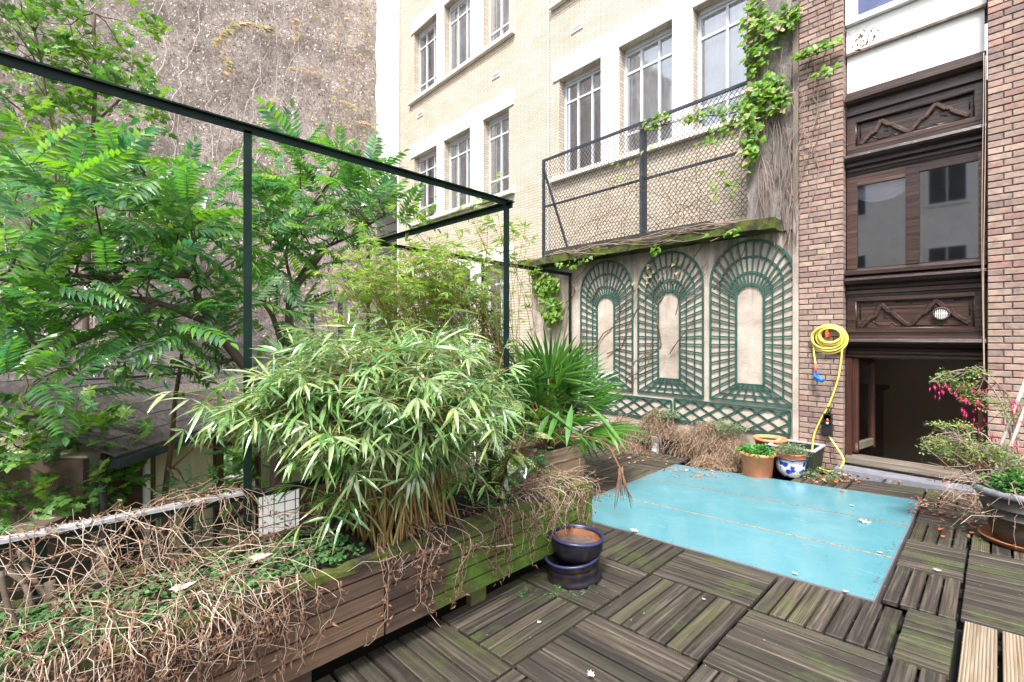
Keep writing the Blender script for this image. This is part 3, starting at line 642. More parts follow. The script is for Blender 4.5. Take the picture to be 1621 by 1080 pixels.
# ================================================================ trellis wall, cap, concrete column
BX_ = struct(BX('trellis_wall', (-5.45, 5.62, -.4), (-1.45, 5.95, 2.46), M_stucco)); BX_['label'] = 'stained plaster wall'
m = MB(); m.box((-1.515, 5.585, -.4), (-1.459, 5.619, 4.9)); struct(m.build('wall_edge_strip', M_stucco))
def roughbox(a, b, mat, name, amp=.02, div=.08):
    import bmesh
    bm = bmesh.new(); bmesh.ops.create_cube(bm, size=1)
    for v in bm.verts: v.co = Vector([a[i] + (v.co[i] + .5)*(b[i]-a[i]) for i in range(3)])
    for ax in range(3):
        k = int((b[ax]-a[ax]) / div)
        if k > 1:
            for c in range(1, k):
                x = a[ax] + (b[ax]-a[ax])*c/k; pn = Vector((0,0,0)); pn[ax] = 1; pc = Vector((0,0,0)); pc[ax] = x
                bmesh.ops.bisect_plane(bm, geom=bm.verts[:]+bm.edges[:]+bm.faces[:], plane_co=pc, plane_no=pn)
    for v in bm.verts: v.co += Vector((noise.noise(v.co*3+Vector((5,0,0))), noise.noise(v.co*3+Vector((0,9,0))), noise.noise(v.co*4))) * amp
    me = bpy.data.meshes.new(name); bm.to_mesh(me); bm.free(); me.materials.append(mat)
    o = bpy.data.objects.new(name, me); COL.objects.link(o); ORG[o.name] = Vector((0,0,0)); return o
tag(roughbox((-5.56, 5.40, 2.47), (-1.62, 5.97, 2.585), M_moss, 'mossy_wall_cap', .022, .07), 'mossy concrete coping slab along the top of the trellis wall', 'coping')
tag(roughbox((-5.2, 5.66, 2.60), (-2.45, 5.82, 2.74), M_potgrey, 'parapet_kerb', .01, .1), 'dark weathered kerb under the chain link fence', 'kerb')
tag(roughbox((-1.985, 5.60, 2.47), (-1.52, 6.15, 5.6), M_conc, 'concrete_column', .025, .08), 'rough stained concrete column overgrown with creeper stems', 'column')

# trompe l'oeil trellises
def slat(parent, p, q, w=.0175, t=.009, y=5.60, name='slat'):
    m = MB(); m.bar((p[0], y, p[1]), (q[0], y, q[1]), t, w, (q[1]-p[1], 0, -(q[0]-p[0]))) if False else None
    d = Vector((q[0]-p[0], 0, q[1]-p[1])); s_ = d.normalized().cross(Vector((0,1,0))) * (w/2)
    P0 = Vector((p[0], y, p[1])); Q0 = Vector((q[0], y, q[1])); yy = Vector((0, t/2, 0))
    vs = [P0-s_-yy, P0+s_-yy, P0+s_+yy, P0-s_+yy, Q0-s_-yy, Q0+s_-yy, Q0+s_+yy, Q0-s_+yy]
    m.add(vs, [(0,1,2,3),(7,6,5,4),(0,4,5,1),(1,5,6,2),(2,6,7,3),(3,7,4,0)]); m.build(name, M_trel, parent)
def arch_path(xl, xr, zb, zs, n=22):
    cx = (xl+xr)/2; r_ = (xr-xl)/2; pts = [(xl, zb), (xl, zs)]
    for i in range(1, n): a = math.pi - math.pi*i/n; pts.append((cx + r_*math.cos(a), zs + r_*math.sin(a)))
    pts += [(xr, zs), (xr, zb)]; return pts
def arch_ring(parent, pts, w, y, name, closed=True):
    m = MB(); k = len(pts); vs = []; fs = []
    for i in range(k):
        p = Vector((pts[i][0], 0, pts[i][1])); a = Vector((pts[i-1][0],0,pts[i-1][1])) if i or closed else p; b = pts[(i+1) % k] if i < k-1 or closed else pts[i]; b = Vector((b[0],0,b[1]))
        d1 = (p-a).normalized() if (p-a).length > 1e-6 else (b-p).normalized(); d2 = (b-p).normalized() if (b-p).length > 1e-6 else d1
        d = (d1+d2).normalized(); nrm = d.cross(Vector((0,1,0))) ; sc = w/2/max(.5, d.dot(d1))
        for s_ in (-1, 1):
            for yy in (-.005, .005): v = p + nrm*s_*sc; vs.append((v.x, y+yy, v.z))
    rng = range(k) if closed else range(k-1)
    for i in rng:
        a = i*4; b = ((i+1) % k)*4
        fs += [(a, b, b+2, a+2), (a+1, a+3, b+3, b+1), (a, a+1, b+1, b), (a+2, b+2, b+3, a+3)]
    m.add(vs, fs); m.build(name, M_trel, parent)
def trellis(xl, label):
    t = thing('arch_trellis', label, 'trellis', (xl + .45, 5.6, .56), 'arched perspective trellises on the plaster wall')
    xr = xl + .90; cx = xl + .45; zb, zs = .56, 1.96; ixl, ixr, izb, izs = cx-.15, cx+.15, .755, 1.76
    def lvl(f_): return arch_path(xl + (ixl-xl)*f_, xr + (ixr-xr)*f_, zb + (izb-zb)*f_, zs + (izs-zs)*f_)
    for f_, nm in ((0, 'outer_frame'), (.36, 'middle_slat'), (.72, 'middle_slat'), (1, 'inner_frame')): arch_ring(t, lvl(f_), .024 if f_ in (0, 1) else .015, 5.598 if f_ in (0, 1) else 5.604, nm)
    def at(f_, side, s_):   # side pieces
        if side == 'L': return (xl + (ixl-xl)*f_, (zb + (izb-zb)*f_) + s_*((zs + (izs-zs)*f_) - (zb + (izb-zb)*f_)))
        if side == 'R': return (xr + (ixr-xr)*f_, (zb + (izb-zb)*f_) + s_*((zs + (izs-zs)*f_) - (zb + (izb-zb)*f_)))
        if side == 'B': x0 = xl + (ixl-xl)*f_; x1 = xr + (ixr-xr)*f_; return (x0 + (x1-x0)*s_, zb + (izb-zb)*f_)
        r_ = .45 + (.15-.45)*f_; a = math.pi*(1-s_); return (cx + r_*math.cos(a), zs + (izs-zs)*f_ + r_*math.sin(a))
    for side in 'LR':
        for i in range(13): slat(t, at(0, side, i/13 if i else 0.0), at(1, side, i/13 if i else 0.0))
    for i in range(1, 7): slat(t, at(0, 'B', i/7), at(1, 'B', i/7))
    for i in range(0, 16): slat(t, at(0, 'A', i/15), at(1, 'A', i/15))
trellis(-2.402, 'green arched trellis nearest the brick pier'); trellis(-3.395, 'middle green arched trellis with a crooked vine stem across its opening'); trellis(-4.385, 'green arched trellis farthest left beside the pergola post')
def lattice(x0, x1, z0, z1, label, n):
    t = thing('diamond_trellis', label, 'trellis', ((x0+x1)/2, 5.6, z0), 'low diamond trellises under the arches')
    for a, b in (((x0,z0),(x1,z0)), ((x0,z1),(x1,z1)), ((x0,z0),(x0,z1)), ((x1,z0),(x1,z1))): slat(t, a, b, .026, .01, 5.597, 'frame_slat')
    w = (x1-x0); h = z1-z0; st = w/n
    for i in range(-1, n):
        for sgn in (1, -1):
            pa = x0 + i*st; pb = pa + 2*st*.98
            a, za, b, zb_ = pa, (z0 if sgn > 0 else z1), pb, (z1 if sgn > 0 else z0)
            if a < x0: k = (x0-a)/(b-a); za = za + (zb_-za)*k; a = x0
            if b > x1: k = (x1-a)/(b-a); zb_ = za + (zb_-za)*k; b = x1
            slat(t, (a, za), (b, zb_), .018, .008, 5.603 if sgn > 0 else 5.611)
lattice(-2.865, -1.545, .235, .50, 'green diamond lattice strip nearest the brick pier', 6); lattice(-4.25, -2.91, .215, .475, 'green diamond lattice strip behind the palm', 6)

# chain link fence on the wall
cf = thing('chain_link_fence', 'blue grey framed chain link fence with creeper standing on the mossy wall', 'fence', (-3.5, 5.73, 2.74))
FY = 5.73
for nm, p, q, w in (('post',(-5.28,2.6),(-5.28,4.30),.04), ('post',(-3.42,2.72),(-3.42,4.30),.045), ('post',(-3.36,2.72),(-3.36,4.30),.03), ('top_rail',(-5.28,4.285),(-1.9,4.30),.035), ('middle_rail',(-5.28,3.50),(-1.9,3.50),.03), ('brace',(-5.26,4.1),(-4.78,2.74),.03)):
    m = MB(); m.bar((p[0], FY, p[1]), (q[0], FY+(.03 if nm == 'brace' else 0), q[1]), w, w, (0,1,0)); m.build(nm, M_navyp, cf)
m = MB(); s_ = .062; zb_, zt_ = 2.72, 4.28
x = -5.28 - 1.6
while x < -1.9:
    for sgn in (1, -1):
        a, b = (x, x + 1.0); H_ = zt_ - zb_
        p = Vector((x, FY-.02, zb_ if sgn > 0 else zt_)); q = Vector((x + H_*.8, FY-.02, zt_ if sgn > 0 else zb_)); 
        t0 = max(0, (-5.28 - p.x)/(q.x-p.x)); t1 = min(1, (-1.95 - p.x)/(q.x-p.x))
        if t1 > t0: m.bar(p + (q-p)*t0, p + (q-p)*t1, .0052, .0052, (0,1,0))
    x += s_
m.build('wire_mesh', M_wire, cf, kind='stuff')

# ================================================================ cream brick building
FY0 = 6.80
fb = thing('cream_brick_building', 'pale cream narrow brick building with white window surrounds across the courtyard', 'building', (-7, 6.8, -2.6))
def px(x, y): v = onY(x, y, FY0); return v.x, v.z
GR = []   # (window list, z sill, z top)
def cols(lst): return [(onY(a, 300, FY0).x, onY(b, 300, FY0).x) for a, b in lst]
def zat(x, y): return onY(x, y, FY0).z
gA = cols([(655,692),(703,745),(765,805)]); gB = gA; gC = cols([(885,952),(980,1065),(1097,1195)])
zl = [(-2.2,-.35),(1.05,2.93),(4.47,6.30),(7.88,9.75),(11.3,13.1)]
holes = []
for zi, (z0, z1) in enumerate(zl):
    for (a, b) in gA: holes.append((a, b, z0, z1, zi))
    if zi in (2, 3, 4):
        for (a, b) in gC: holes.append((a, b, z0-.06, z1-.0, zi))
holes = [(a, min(b, -1.9), c, d, k) for a, b, c, d, k in holes if a < -1.9]
xs_ = sorted({-12.0, -1.52} | {h[0] for h in holes} | {h[1] for h in holes}); zs_ = sorted({-2.6, 14.5} | {h[2] for h in holes} | {h[3] for h in holes})
m = MB()
def hole_at(x, z): return any(h[0] < x < h[1] and h[2] < z < h[3] for h in holes)
for i in range(len(xs_)-1):
    for j in range(len(zs_)-1):
        if not hole_at((xs_[i]+xs_[i+1])/2, (zs_[j]+zs_[j+1])/2):
            m.add([(xs_[i],FY0,zs_[j]),(xs_[i+1],FY0,zs_[j]),(xs_[i+1],FY0,zs_[j+1]),(xs_[i],FY0,zs_[j+1])], [(0,1,2,3)])
RV = .22
for h in holes:
    a, b, c, d = h[:4]
    m.add([(a,FY0,c),(b,FY0,c),(b,FY0,d),(a,FY0,d),(a,FY0+RV,c),(b,FY0+RV,c),(b,FY0+RV,d),(a,FY0+RV,d)], [(0,3,7,4),(1,5,6,2),(0,4,5,1),(3,2,6,7)])
m.add([(-12,FY0,-2.6),(-12,FY0+6,-2.6),(-12,FY0+6,14.5),(-12,FY0,14.5)], [(0,1,2,3)])
m.build('brick_wall', M_facade, fb)
for zi, (z0, z1) in enumerate(zl):
    for grp in ([gA] if zi < 2 else [gA, gC]):
        off = 0 if grp is gA else -.06
        x0, x1 = grp[0][0], grp[-1][1]
        BX('lintel_band', (x0-.16, FY0-.03, z1), (x1+.16, FY0-.002, z1+.36), M_white, fb)
        m = MB(); m.prof_x([(FY0-.10,z0+off-.09),(FY0-.10,z0+off-.01),(FY0+RV,z0+off+.0),(FY0+RV,z0+off-.09)], x0-.2, x1+.2); m.build('sill', M_plaster, fb)
        for (a, b), (c, d) in zip(grp[:-1], grp[1:]): BX('white_mullion_pier', (b+.0, FY0-.027, z0+off), (c-.0, FY0-.003, z1-.001), M_white, fb)
def casement(a, b, z0, z1, k):
    y = FY0 + RV - .06; m = MB(); w = .05
    m.box((a,y,z0),(a+w,y+.05,z1)); m.box((b-w,y,z0),(b,y+.05,z1)); m.box((a+w,y,z1-w*2.2),(b-w,y+.05,z1)); m.box((a+w,y,z0),(b-w,y+.05,z0+w))
    W_ = b-a; n = 2 if W_ < .95 else 3
    for i in range(1, n): m.box((a+W_*i/n-.02, y+.002, z0+w), (a+W_*i/n+.02, y+.045, z1-w*2.2))
    zt_ = z1 - .42; zb_ = z0 + .42
    m.box((a+w, y+.004, zt_-.02), (b-w, y+.043, zt_+.02))
    if n == 2 or k % 2 == 0: m.box((a+w, y+.004, zb_-.02), (b-w, y+.043, zb_+.02))
    t = m.build('window', M_frame, fb)
    BX('roller_box', (a+w, y-.03, z1-.07), (b-w, y-.002, z1-.002), M_frame, t)
    m = MB(); m.add([(a+w,y+.03,z0+w),(b-w,y+.03,z0+w),(b-w,y+.03,z1-w),(a+w,y+.03,z1-w)], [(0,1,2,3)]); m.build('pane', M_glass, t)
    m = MB(); vs = []; fs = []; q = 26
    for i in range(q+1):
        x = a + W_*i/q; yy = y + .16 + .02*math.sin(i*1.9 + k) ; vs += [(x, yy, z0), (x, yy, z1)]
    for i in range(q): fs.append((i*2, i*2+2, i*2+3, i*2+1))
    m.add(vs, fs, True); m.build('curtain', M_curtain if k % 3 else M_room, t)
for k, h in enumerate(holes): casement(h[0], h[1], h[2], h[3], k)
for x, z in ((785,120),(1000,45),(913,45),(665,182),(778,352)): 
    v = onY(x, z, FY0); m = MB(); m.box((v.x-.14, FY0-.02, v.z-.055), (v.x+.14, FY0-.001, v.z+.055)); t = m.build('vent', M_white, fb)
    m = MB()
    for i in range(9): xx = v.x-.10+i*.025; m.bar((xx, FY0-.022, v.z-.035), (xx+.008, FY0-.022, v.z+.035), .010, .006, (0,1,0))
    m.build('vent_slots', M_potgrey, t)
m = MB(); m.tube([(-6.12, FY0-.03, z) for z in (-2.6, 3, 8, 14)], .018, 8); m.build('rain_pipe', M_frame, fb)
m = MB(); m.tube([(-11.93, FY0-.05, z) for z in (-2.6, 3, 8, 14)], .035, 10); m.build('rain_pipe', M_plaster, fb)

# pale building in the gap, with a slatted flue
pb = thing('pale_rendered_building', 'blank pale building glimpsed between the vine wall and the cream brick building', 'building', (-15, 9, -2.6))
BX('wall', (-20, 9.2, -2.6), (-12.02, 9.6, 15), M_plaster, pb); BX('side_wall', (-12.4, 7.2, -2.6), (-12.02, 9.19, 15), M_white, pb)
v0 = onY(594, 240, 7.9); v1 = onY(619, 165, 7.9)
for i in range(26):
    z = -.5 + i*.32
    if z < 6.6: BX('slat', (-16.2, 7.9+U(-.01,.01), z), (-12.75, 7.96, z+.26), M_sill, pb)
BX('slat_backing', (-16.2, 7.97, -2.6), (-12.75, 8.3, 6.55), M_plaster, pb)

# dead vine covered gable wall
vw = thing('vine_covered_gable', 'tall blank gable wall matted all over with dead grey ivy', 'wall', (-12, 0, -2.6))
m = MB(); NX, NZ = 160, 130; vs = []; fs = []
for i in range(NX+1):
    for j in range(NZ+1):
        y = -9 + 15.1*i/NX; z = -2.6 + 17.6*j/NZ
        vs.append((-12 + .10*noise.noise((y*2.2, z*1.6, 0)) + .07*noise.noise((y*7, z*5, 3)), y, z))
for i in range(NX):
    for j in range(NZ): q = i*(NZ+1)+j; fs.append((q, q+NZ+1, q+NZ+2, q+1))
m.add(vs, fs, True); m.box((-12.5,-9,-2.6),(-12.06,6.09,15)); m.build('wall', M_vwall, vw)

# house below, seen through the tree
hs_ = thing('courtyard_house', 'low cream house with dark red timbers and slate roof down in the courtyard', 'house', (-7, 1, -2.6))
A_ = Vector((-6.15, .10, 0)); D_ = Vector((-.76, .65, 0)).normalized(); Nn = Vector((D_.y, -D_.x, 0))
if Nn.x < 0: Nn = -Nn
def hp(s_, o_, z): v = A_ + D_*s_ + Nn*o_; return (v.x, v.y, z)
def hbox(s0, s1, o0, o1, z0, z1, name, mat):
    m = MB(); vs = [hp(s0,o0,z0),hp(s1,o0,z0),hp(s1,o1,z0),hp(s0,o1,z0),hp(s0,o0,z1),hp(s1,o0,z1),hp(s1,o1,z1),hp(s0,o1,z1)]
    m.add(vs, [(0,3,2,1),(4,5,6,7),(0,1,5,4),(1,2,6,5),(2,3,7,6),(3,0,4,7)]); return m.build(name, mat, hs_)
hbox(-.05, 5.5, -1.7, 0, -2.6, .14, 'wall', M_cream); hbox(-.12, -.052, -1.7, .02, -2.6, .12, 'end_wall', M_brownwall)
hbox(-4.0, -.06, -.3, .04, -2.6, -.35, 'low_brown_wall', M_brownwall)
for s0, s1 in ((.10,.32),(.36,.60),(.70,.80)): hbox(s0, s1, .001, .05, -2.6, .12, 'red_timber', M_red)
hbox(.61, .69, .001, .07, -2.6, .12, 'white_post', M_white)
for s0 in (2.0, 3.2, 4.4): hbox(s0, s0+.09, .001, .04, -2.6, .12, 'red_timber', M_red)
t = hbox(2.1, 3.2, .001, .03, -1.5, -.25, 'window', M_red)
hbox(2.2, 3.1, .031, .036, -1.4, -.35, 'window_pane', M_glassd)
m = MB(); v = Vector(hp(-.02, .12, 0)); m.tube([(v.x, v.y, -2.6), (v.x, v.y, .1)], .035, 8); m.build('drain_pipe', M_potgrey, hs_)
m = MB(); v = Vector(hp(-.02, .12, 0)); m.tube([(v.x, v.y, -2.6), (v.x, v.y, -.75)], .05, 8); m.build('drain_collar', M_cream, hs_)
for i in range(9):     # slate courses stepping up the roof
    o0 = .32 - i*.24; z0 = .13 + i*.115
    m = MB(); k = 30
    for q in range(k):
        s0 = -.12 + 6.7*q/k; s1 = s0 + 6.7/k - .006; m.rn = random.random(); dz = U(-.006, .006)
        a = [hp(s0,o0,z0+dz), hp(s1,o0,z0+dz), hp(s1,o0-.30,z0+.14), hp(s0,o0-.30,z0+.14), hp(s0,o0,z0+.02+dz), hp(s1,o0,z0+.02+dz), hp(s1,o0-.30,z0+.155), hp(s0,o0-.30,z0+.155)]
        m.add(a, [(0,3,2,1),(4,5,6,7),(0,1,5,4),(1,2,6,5),(3,0,4,7)])
    m.build('slate_course', M_slate, hs_)
hbox(-.12, 6.6, .26, .36, .03, .12, 'gutter', M_navyp)
sh = thing('garden_shed', 'dark red and white shed side glimpsed through the mesh beside the bamboo', 'shed', (-5, 1.6, -2.6))
c0 = P(410, 790, 4.2); BX('white_panel', (c0.x-.02, c0.y, -2.6), (c0.x+.02, c0.y+.34, c0.z+.03), M_white, sh); BX('red_panel', (c0.x-.02, c0.y+.36, -2.6), (c0.x+.02, c0.y+1.7, c0.z+.03), M_red, sh)

# building facing the terrace from behind (seen in reflections)
ob_ = thing('facing_building', 'pale building facing the terrace, mirrored in the panes', 'building', (-2, -11, -2.6))
BX('wall', (-14, -11.5, -2.6), (9, -11, 9.5), M_plaster, ob_)
for i in range(8):
    for j in range(3):
        x = -13 + i*2.8; z = -.6 + j*3.3; t = BX('window', (x, -10.99, z), (x+1.15, -10.93, z+1.9), M_white, ob_)
        for q in range(2): BX('pane', (x+.09+q*.5, -10.929, z+.1), (x+.55+q*.5, -10.92, z+1.8), M_glassd if False else M_potgrey, t)

# ================================================================ planting tools
def orient(pos, d, up, s=1.0):
    d = Vector(d).normalized(); up = Vector(up); x = d.cross(up)
    if x.length < 1e-3: x = d.orthogonal()
    x.normalize(); z = x.cross(d)
    return Matrix.Translation(pos) @ Matrix(((x.x*s, d.x*s, z.x*s, 0), (x.y*s, d.y*s, z.y*s, 0), (x.z*s, d.z*s, z.z*s, 0), (0, 0, 0, 1)))
def rdir(): 
    z = U(-1, 1); a = U(0, 2*math.pi); r_ = math.sqrt(1-z*z); return Vector((r_*math.cos(a), r_*math.sin(a), z))
def leaf_blade(m, M, length, width, fold=.25, droop=.2, seg=4, shape=(0, .75, 1, .7, 0)):
    vs = []; fs = []
    for i, w in enumerate(shape):
        t = i/(len(shape)-1); y = length*t; z = -droop*length*t*t
        if w == 0: vs.append((0, y, z))
        else: vs += [(-w*width/2, y, z + fold*w*width/2), (0, y, z), (w*width/2, y, z + fold*w*width/2)]
    k = len(shape); idx = 1; 
    if shape[0] == 0: rows_ = [(0,)]; 
    p = 1
    for i in range(1, k-1): rows_.append((p, p+1, p+2)); p += 3
    rows_.append((p,)) if shape[-1] == 0 else None
    for a, b in zip(rows_[:-1], rows_[1:]):
        if len(a) == 1: fs += [(a[0], b[1], b[0]), (a[0], b[2], b[1])]
        elif len(b) == 1: fs += [(a[0], a[1], b[0]), (a[1], a[2], b[0])]
        else: fs += [(a[0], a[1], b[1], b[0]), (a[1], a[2], b[2], b[1])]
    m.add([M @ Vector(v) for v in vs], fs, False)
def mk(name, mat, fn):
    m = MB(); fn(m); me = m.mesh(name); me.materials.append(mat); return me
def pinnate(m, n=10, droop=.28, ll=.235, lw=.088):
    pts = [Vector((0, t, -droop*t*t)) for t in np.linspace(0, 1, 9)]; m.rn = 0; m.tube(pts, [.006*(1-t*.7) for t in np.linspace(0,1,9)], 4)
    for i in range(n):
        t = .14 + .84*i/n; p = Vector((0, t, -droop*t*t)); k = ll*(.7 + .55*math.sin(math.pi*(t*.9+.08)))
        for s_ in (-1, 1):
            m.rn = U(0, .25); d = Vector((s_, .45 + U(-.12,.12) + .3*t, -.30 + U(-.15,.15))); leaf_blade(m, orient(p, d, Vector((U(-.2,.2), U(-.2,.2), 1))), k, lw*U(.85,1.15), .35, .25, shape=(0, .95, .8, .4, 0))
    m.rn = 0; leaf_blade(m, orient(pts[-1], (0,1,-.5), (0,0,1)), ll*.8, lw)
def spray(m, n=5, ln=.9, w=.13, spread=1.1):
    m.rn = 0; m.tube([(0,0,0),(0,.22,0)], .006, 3)
    for i in range(n):
        a = (i/(n-1) - .5)*spread*1.7 + U(-.15,.15); m.rn = U(0, .3)
        leaf_blade(m, orient((0, .12 + .1*U(0,1), 0), (math.sin(a), math.cos(a), U(-.35,.1)), (U(-.3,.3), 0, 1)), ln*U(.65, 1.05), w*U(.8,1.1), .25, .3*U(.5,1.6), shape=(0, .8, 1, .62, 0))
def lobed(m, pts, c=(0, .45), curl=0):
    vs = [(0, .45, .03)] + [(x*(1-curl*abs(x)), y, U(-.05,.06) - .12*(x*x) + curl*U(.0,.5)*(abs(x)+abs(y-.45))) for x, y in pts]; n = len(pts); m.add(vs, [(0, i+1, (i+1) % n + 1) for i in range(n)], False)
MAPLE = [(0,0),(.18,.05),(.45,-.02),(.36,.16),(.62,.30),(.40,.38),(.34,.50),(.46,.78),(.20,.66),(.0,1.05),(-.20,.66),(-.46,.78),(-.34,.50),(-.40,.38),(-.62,.30),(-.36,.16),(-.45,-.02),(-.18,.05)]
CREEP = [(0,0),(.25,-.06),(.5,.15),(.42,.38),(.22,.5),(.12,.95),(-.12,.95),(-.22,.5),(-.42,.38),(-.5,.15),(-.25,-.06)]
def cluster(m, k, f):
    for _ in range(k): f(m)
Mpin = [mk('leaf', M_ail, lambda m: pinnate(m, 10, U(.2,.5))) for _ in range(5)]
Mbam = [mk('leaf_spray', M_bam, lambda m: spray(m, random.choice((3,4,5,6)), U(.85,1.15), .105, U(.9,1.7))) for _ in range(9)]
Mbam2 = [mk('leaf_spray', M_bam2, lambda m: spray(m, 5, .9, .15)) for _ in range(5)]
Mcre = [mk('leaf', M_creep, lambda m: lobed(m, CREEP)) for _ in range(3)]
Mcry = [mk('leaf', M_ivyy, lambda m: lobed(m, CREEP)) for _ in range(2)]
def maplespray(m):
    for i in range(7):
        m.rn = U(0,.4); p = Vector((U(-.5,.5), U(.0,1), U(-.15,.1))); M = orient(p, (U(-1,1), U(.1,1), U(-.5,0)), (U(-.3,.3), U(-.3,.3), 1), U(.28,.42))
        q = MB(); lobed(q, MAPLE); m.add([M @ Vector(v) for v in q.v], q.f); m.tube([(0,0,0), p*.6+Vector((0,0,.03)), p], .006, 3)
Mmap = [mk('leaf_spray', M_maple, maplespray) for _ in range(4)]
def small_leaves(k, lw=.16, ll=.3, tilt=.6):
    def f(m):
        for i in range(k):
            m.rn = U(0, 1); d = rdir(); d.z = abs(d.z)*tilt; leaf_blade(m, orient(Vector((U(-.5,.5), U(-.5,.5), U(-.3,.3))), d, (U(-.4,.4), U(-.4,.4), 1)), ll*U(.7,1.2), lw*U(.8,1.2), .25, .3, shape=(0, .9, .8, 0))
    return f
Mauc = [mk('leaf', M_auc, lambda m: leaf_blade(m, Matrix(), 1, .42, .2, .25, shape=(0, .62, .95, 1, .72, 0))) for _ in range(1)]
Mshi = [mk('leaf', M_shiny, lambda m: leaf_blade(m, Matrix(), 1, .62, .2, .25, shape=(0, .8, 1, .7, 0))) for _ in range(1)]
Mpot = [mk('leaf_cluster', M_potleaf, small_leaves(12, .3, .34)) for _ in range(3)]
Mgre = [mk('leaf_cluster', M_greyleaf, small_leaves(16, .1, .34)) for _ in range(3)]
Mfuc = [mk('leaf_cluster', M_fuch, small_leaves(7, .2, .36)) for _ in range(4)]
Mded = [mk('leaf', M_dead, lambda m: leaf_blade(m, Matrix(), 1, .5, .7, U(-.3,.8), shape=(0, .9, .5, 0))) for _ in range(3)]
Mclo = [mk('leaf_cluster', M_grdc, small_leaves(9, .34, .3, .3)) for _ in range(3)]

def join(items, name, parent, kind='stuff'):
    """items: list of (mesh, Matrix); one real mesh"""
    if not items: return None
    o_ = org(parent); V = []; F = []; RN = []; base = 0; mats = items[0][0].materials[0]; cache = {}
    LT = []; LI = []
    for me, M in items:
        if me.name not in cache:
            n = len(me.vertices); co = np.empty(n*3, 'f'); me.vertices.foreach_get('co', co); r_ = np.empty(n, 'f'); me.attributes['rnd'].data.foreach_get('value', r_)
            li = np.empty(len(me.loops), 'i'); me.loops.foreach_get('vertex_index', li); lt = np.empty(len(me.polygons), 'i'); me.polygons.foreach_get('loop_total', lt)
            sm = np.empty(len(me.polygons), bool); me.polygons.foreach_get('use_smooth', sm)
            cache[me.name] = (co.reshape(-1, 3), r_, li, lt, sm)
        co, r_, li, lt, sm = cache[me.name]; A = np.array(M)
        V.append(co @ A[:3,:3].T + A[:3,3] - np.array(o_)); RN.append((r_ + random.random()) % 1.0); LI.append(li + base); LT.append((lt, sm)); base += len(co)
    V = np.concatenate(V).astype('f'); RN = np.concatenate(RN).astype('f'); LI = np.concatenate(LI); lt = np.concatenate([a for a, b in LT]); sm = np.concatenate([b for a, b in LT])
    me = bpy.data.meshes.new(name); me.vertices.add(len(V)); me.vertices.foreach_set('co', V.ravel()); me.loops.add(len(LI)); me.loops.foreach_set('vertex_index', LI)
    me.polygons.add(len(lt)); me.polygons.foreach_set('loop_start', np.concatenate([[0], np.cumsum(lt)[:-1]]).astype('i')); me.polygons.foreach_set('use_smooth', sm)
    me.update(calc_edges=True); me.validate()
    a = me.attributes.new('rnd', 'FLOAT', 'POINT'); a.data.foreach_set('value', RN); me.materials.append(mats)
    ob = bpy.data.objects.new(name, me); COL.objects.link(ob)
    if parent: ob.parent = parent
    if kind: ob['kind'] = kind
    return ob
def leaves(parent, items, name='leaf', big=60, stuffname='foliage'):
    """nearest `big` leaves become parts, the rest one mesh"""
    items = sorted(items, key=lambda it: (it[1].translation - CAM).length / max(.001, it[1].to_scale().x))
    for me, M in items[:big]: put(me, name, parent, M)
    join(items[big:], stuffname, parent)
def crown(c, r_, n): 
    out = []
    for _ in range(int(n)):
        d = rdir() * (random.random() ** .4); out.append(Vector((c[0] + d.x*r_[0], c[1] + d.y*r_[1], c[2] + d.z*r_[2])))
    return out
def wob(p, q, n=8, a=.05, seed=0, sag=0):
    p, q = Vector(p), Vector(q); pts = []; L_ = (q-p).length
    for i in range(n+1):
        t = i/n; v = p.lerp(q, t); s_ = math.sin(math.pi*t)**.5 if 0 < t < 1 else 0
        v += Vector((noise.noise((t*3, seed, 1)), noise.noise((t*3, seed, 5)), noise.noise((t*3, seed, 9)))) * a * L_ * s_; v.z -= sag*math.sin(math.pi*t); pts.append(v)
    return pts
def smoothpath(pts, n=6):
    pts = [Vector(p) for p in pts]; out = []
    for i in range(len(pts)-1):
        p0 = pts[max(i-1,0)]; p1 = pts[i]; p2 = pts[i+1]; p3 = pts[min(i+2,len(pts)-1)]
        for j in range(n):
            t = j/n; out.append(.5*((2*p1) + (-p0+p2)*t + (2*p0-5*p1+4*p2-p3)*t*t + (-p0+3*p1-3*p2+p3)*t*t*t))
    out.append(pts[-1]); return out

# ================================================================ ailanthus and other trees left
def tree(label, base, limbs, crowns, meshes, size, group=None, big=40, name='tree', up=.3, r0=.07, mat=M_bark):
    """limbs: list of world polylines; crowns: (centre, radii, number)"""
    t = thing(name, label, 'tree', base, group)
    ends = []
    for i, (pl_, ra, rb) in enumerate(limbs):
        pts = smoothpath(pl_, 5); m = MB(); m.rn = random.random(); k = len(pts)
        pts = [p + Vector((noise.noise(p*2), noise.noise(p*2+Vector((9,0,0))), noise.noise(p*2+Vector((0,9,0)))))*.03 for p in pts]
        m.tube(pts, [ra + (rb-ra)*j/(k-1) for j in range(k)], 8); m.build('trunk' if i == 0 else 'branch', mat, t); ends += pts[k//3:]
    items = []; tw = MB()
    for c, r_, n in crowns:
        c = Vector(c)
        for p in crown(c, r_, n*.86):
            e = min(random.sample(ends, min(12, len(ends))), key=lambda q: (q-p).length)
            d = (p - c); d.z *= .6; d = d.normalized()*.7 + Vector((0, 0, up)) + rdir()*.65; d = d.normalized()
            if d.z < -.3: d.z = -.3
            items.append((random.choice(meshes), orient(p, d, Vector((U(-.5,.5), U(-.5,.5), 1)), size*U(.65, 1.15))))
            if random.random() < .22:
                tw.rn = random.random(); tw.tube(wob(e, p, 5, .12, random.random()*50), [.011, .010, .008, .006, .005, .003], 4)
    tw.build('twigs', mat, t, kind='stuff'); leaves(t, items, 'leaf', big)
    return t
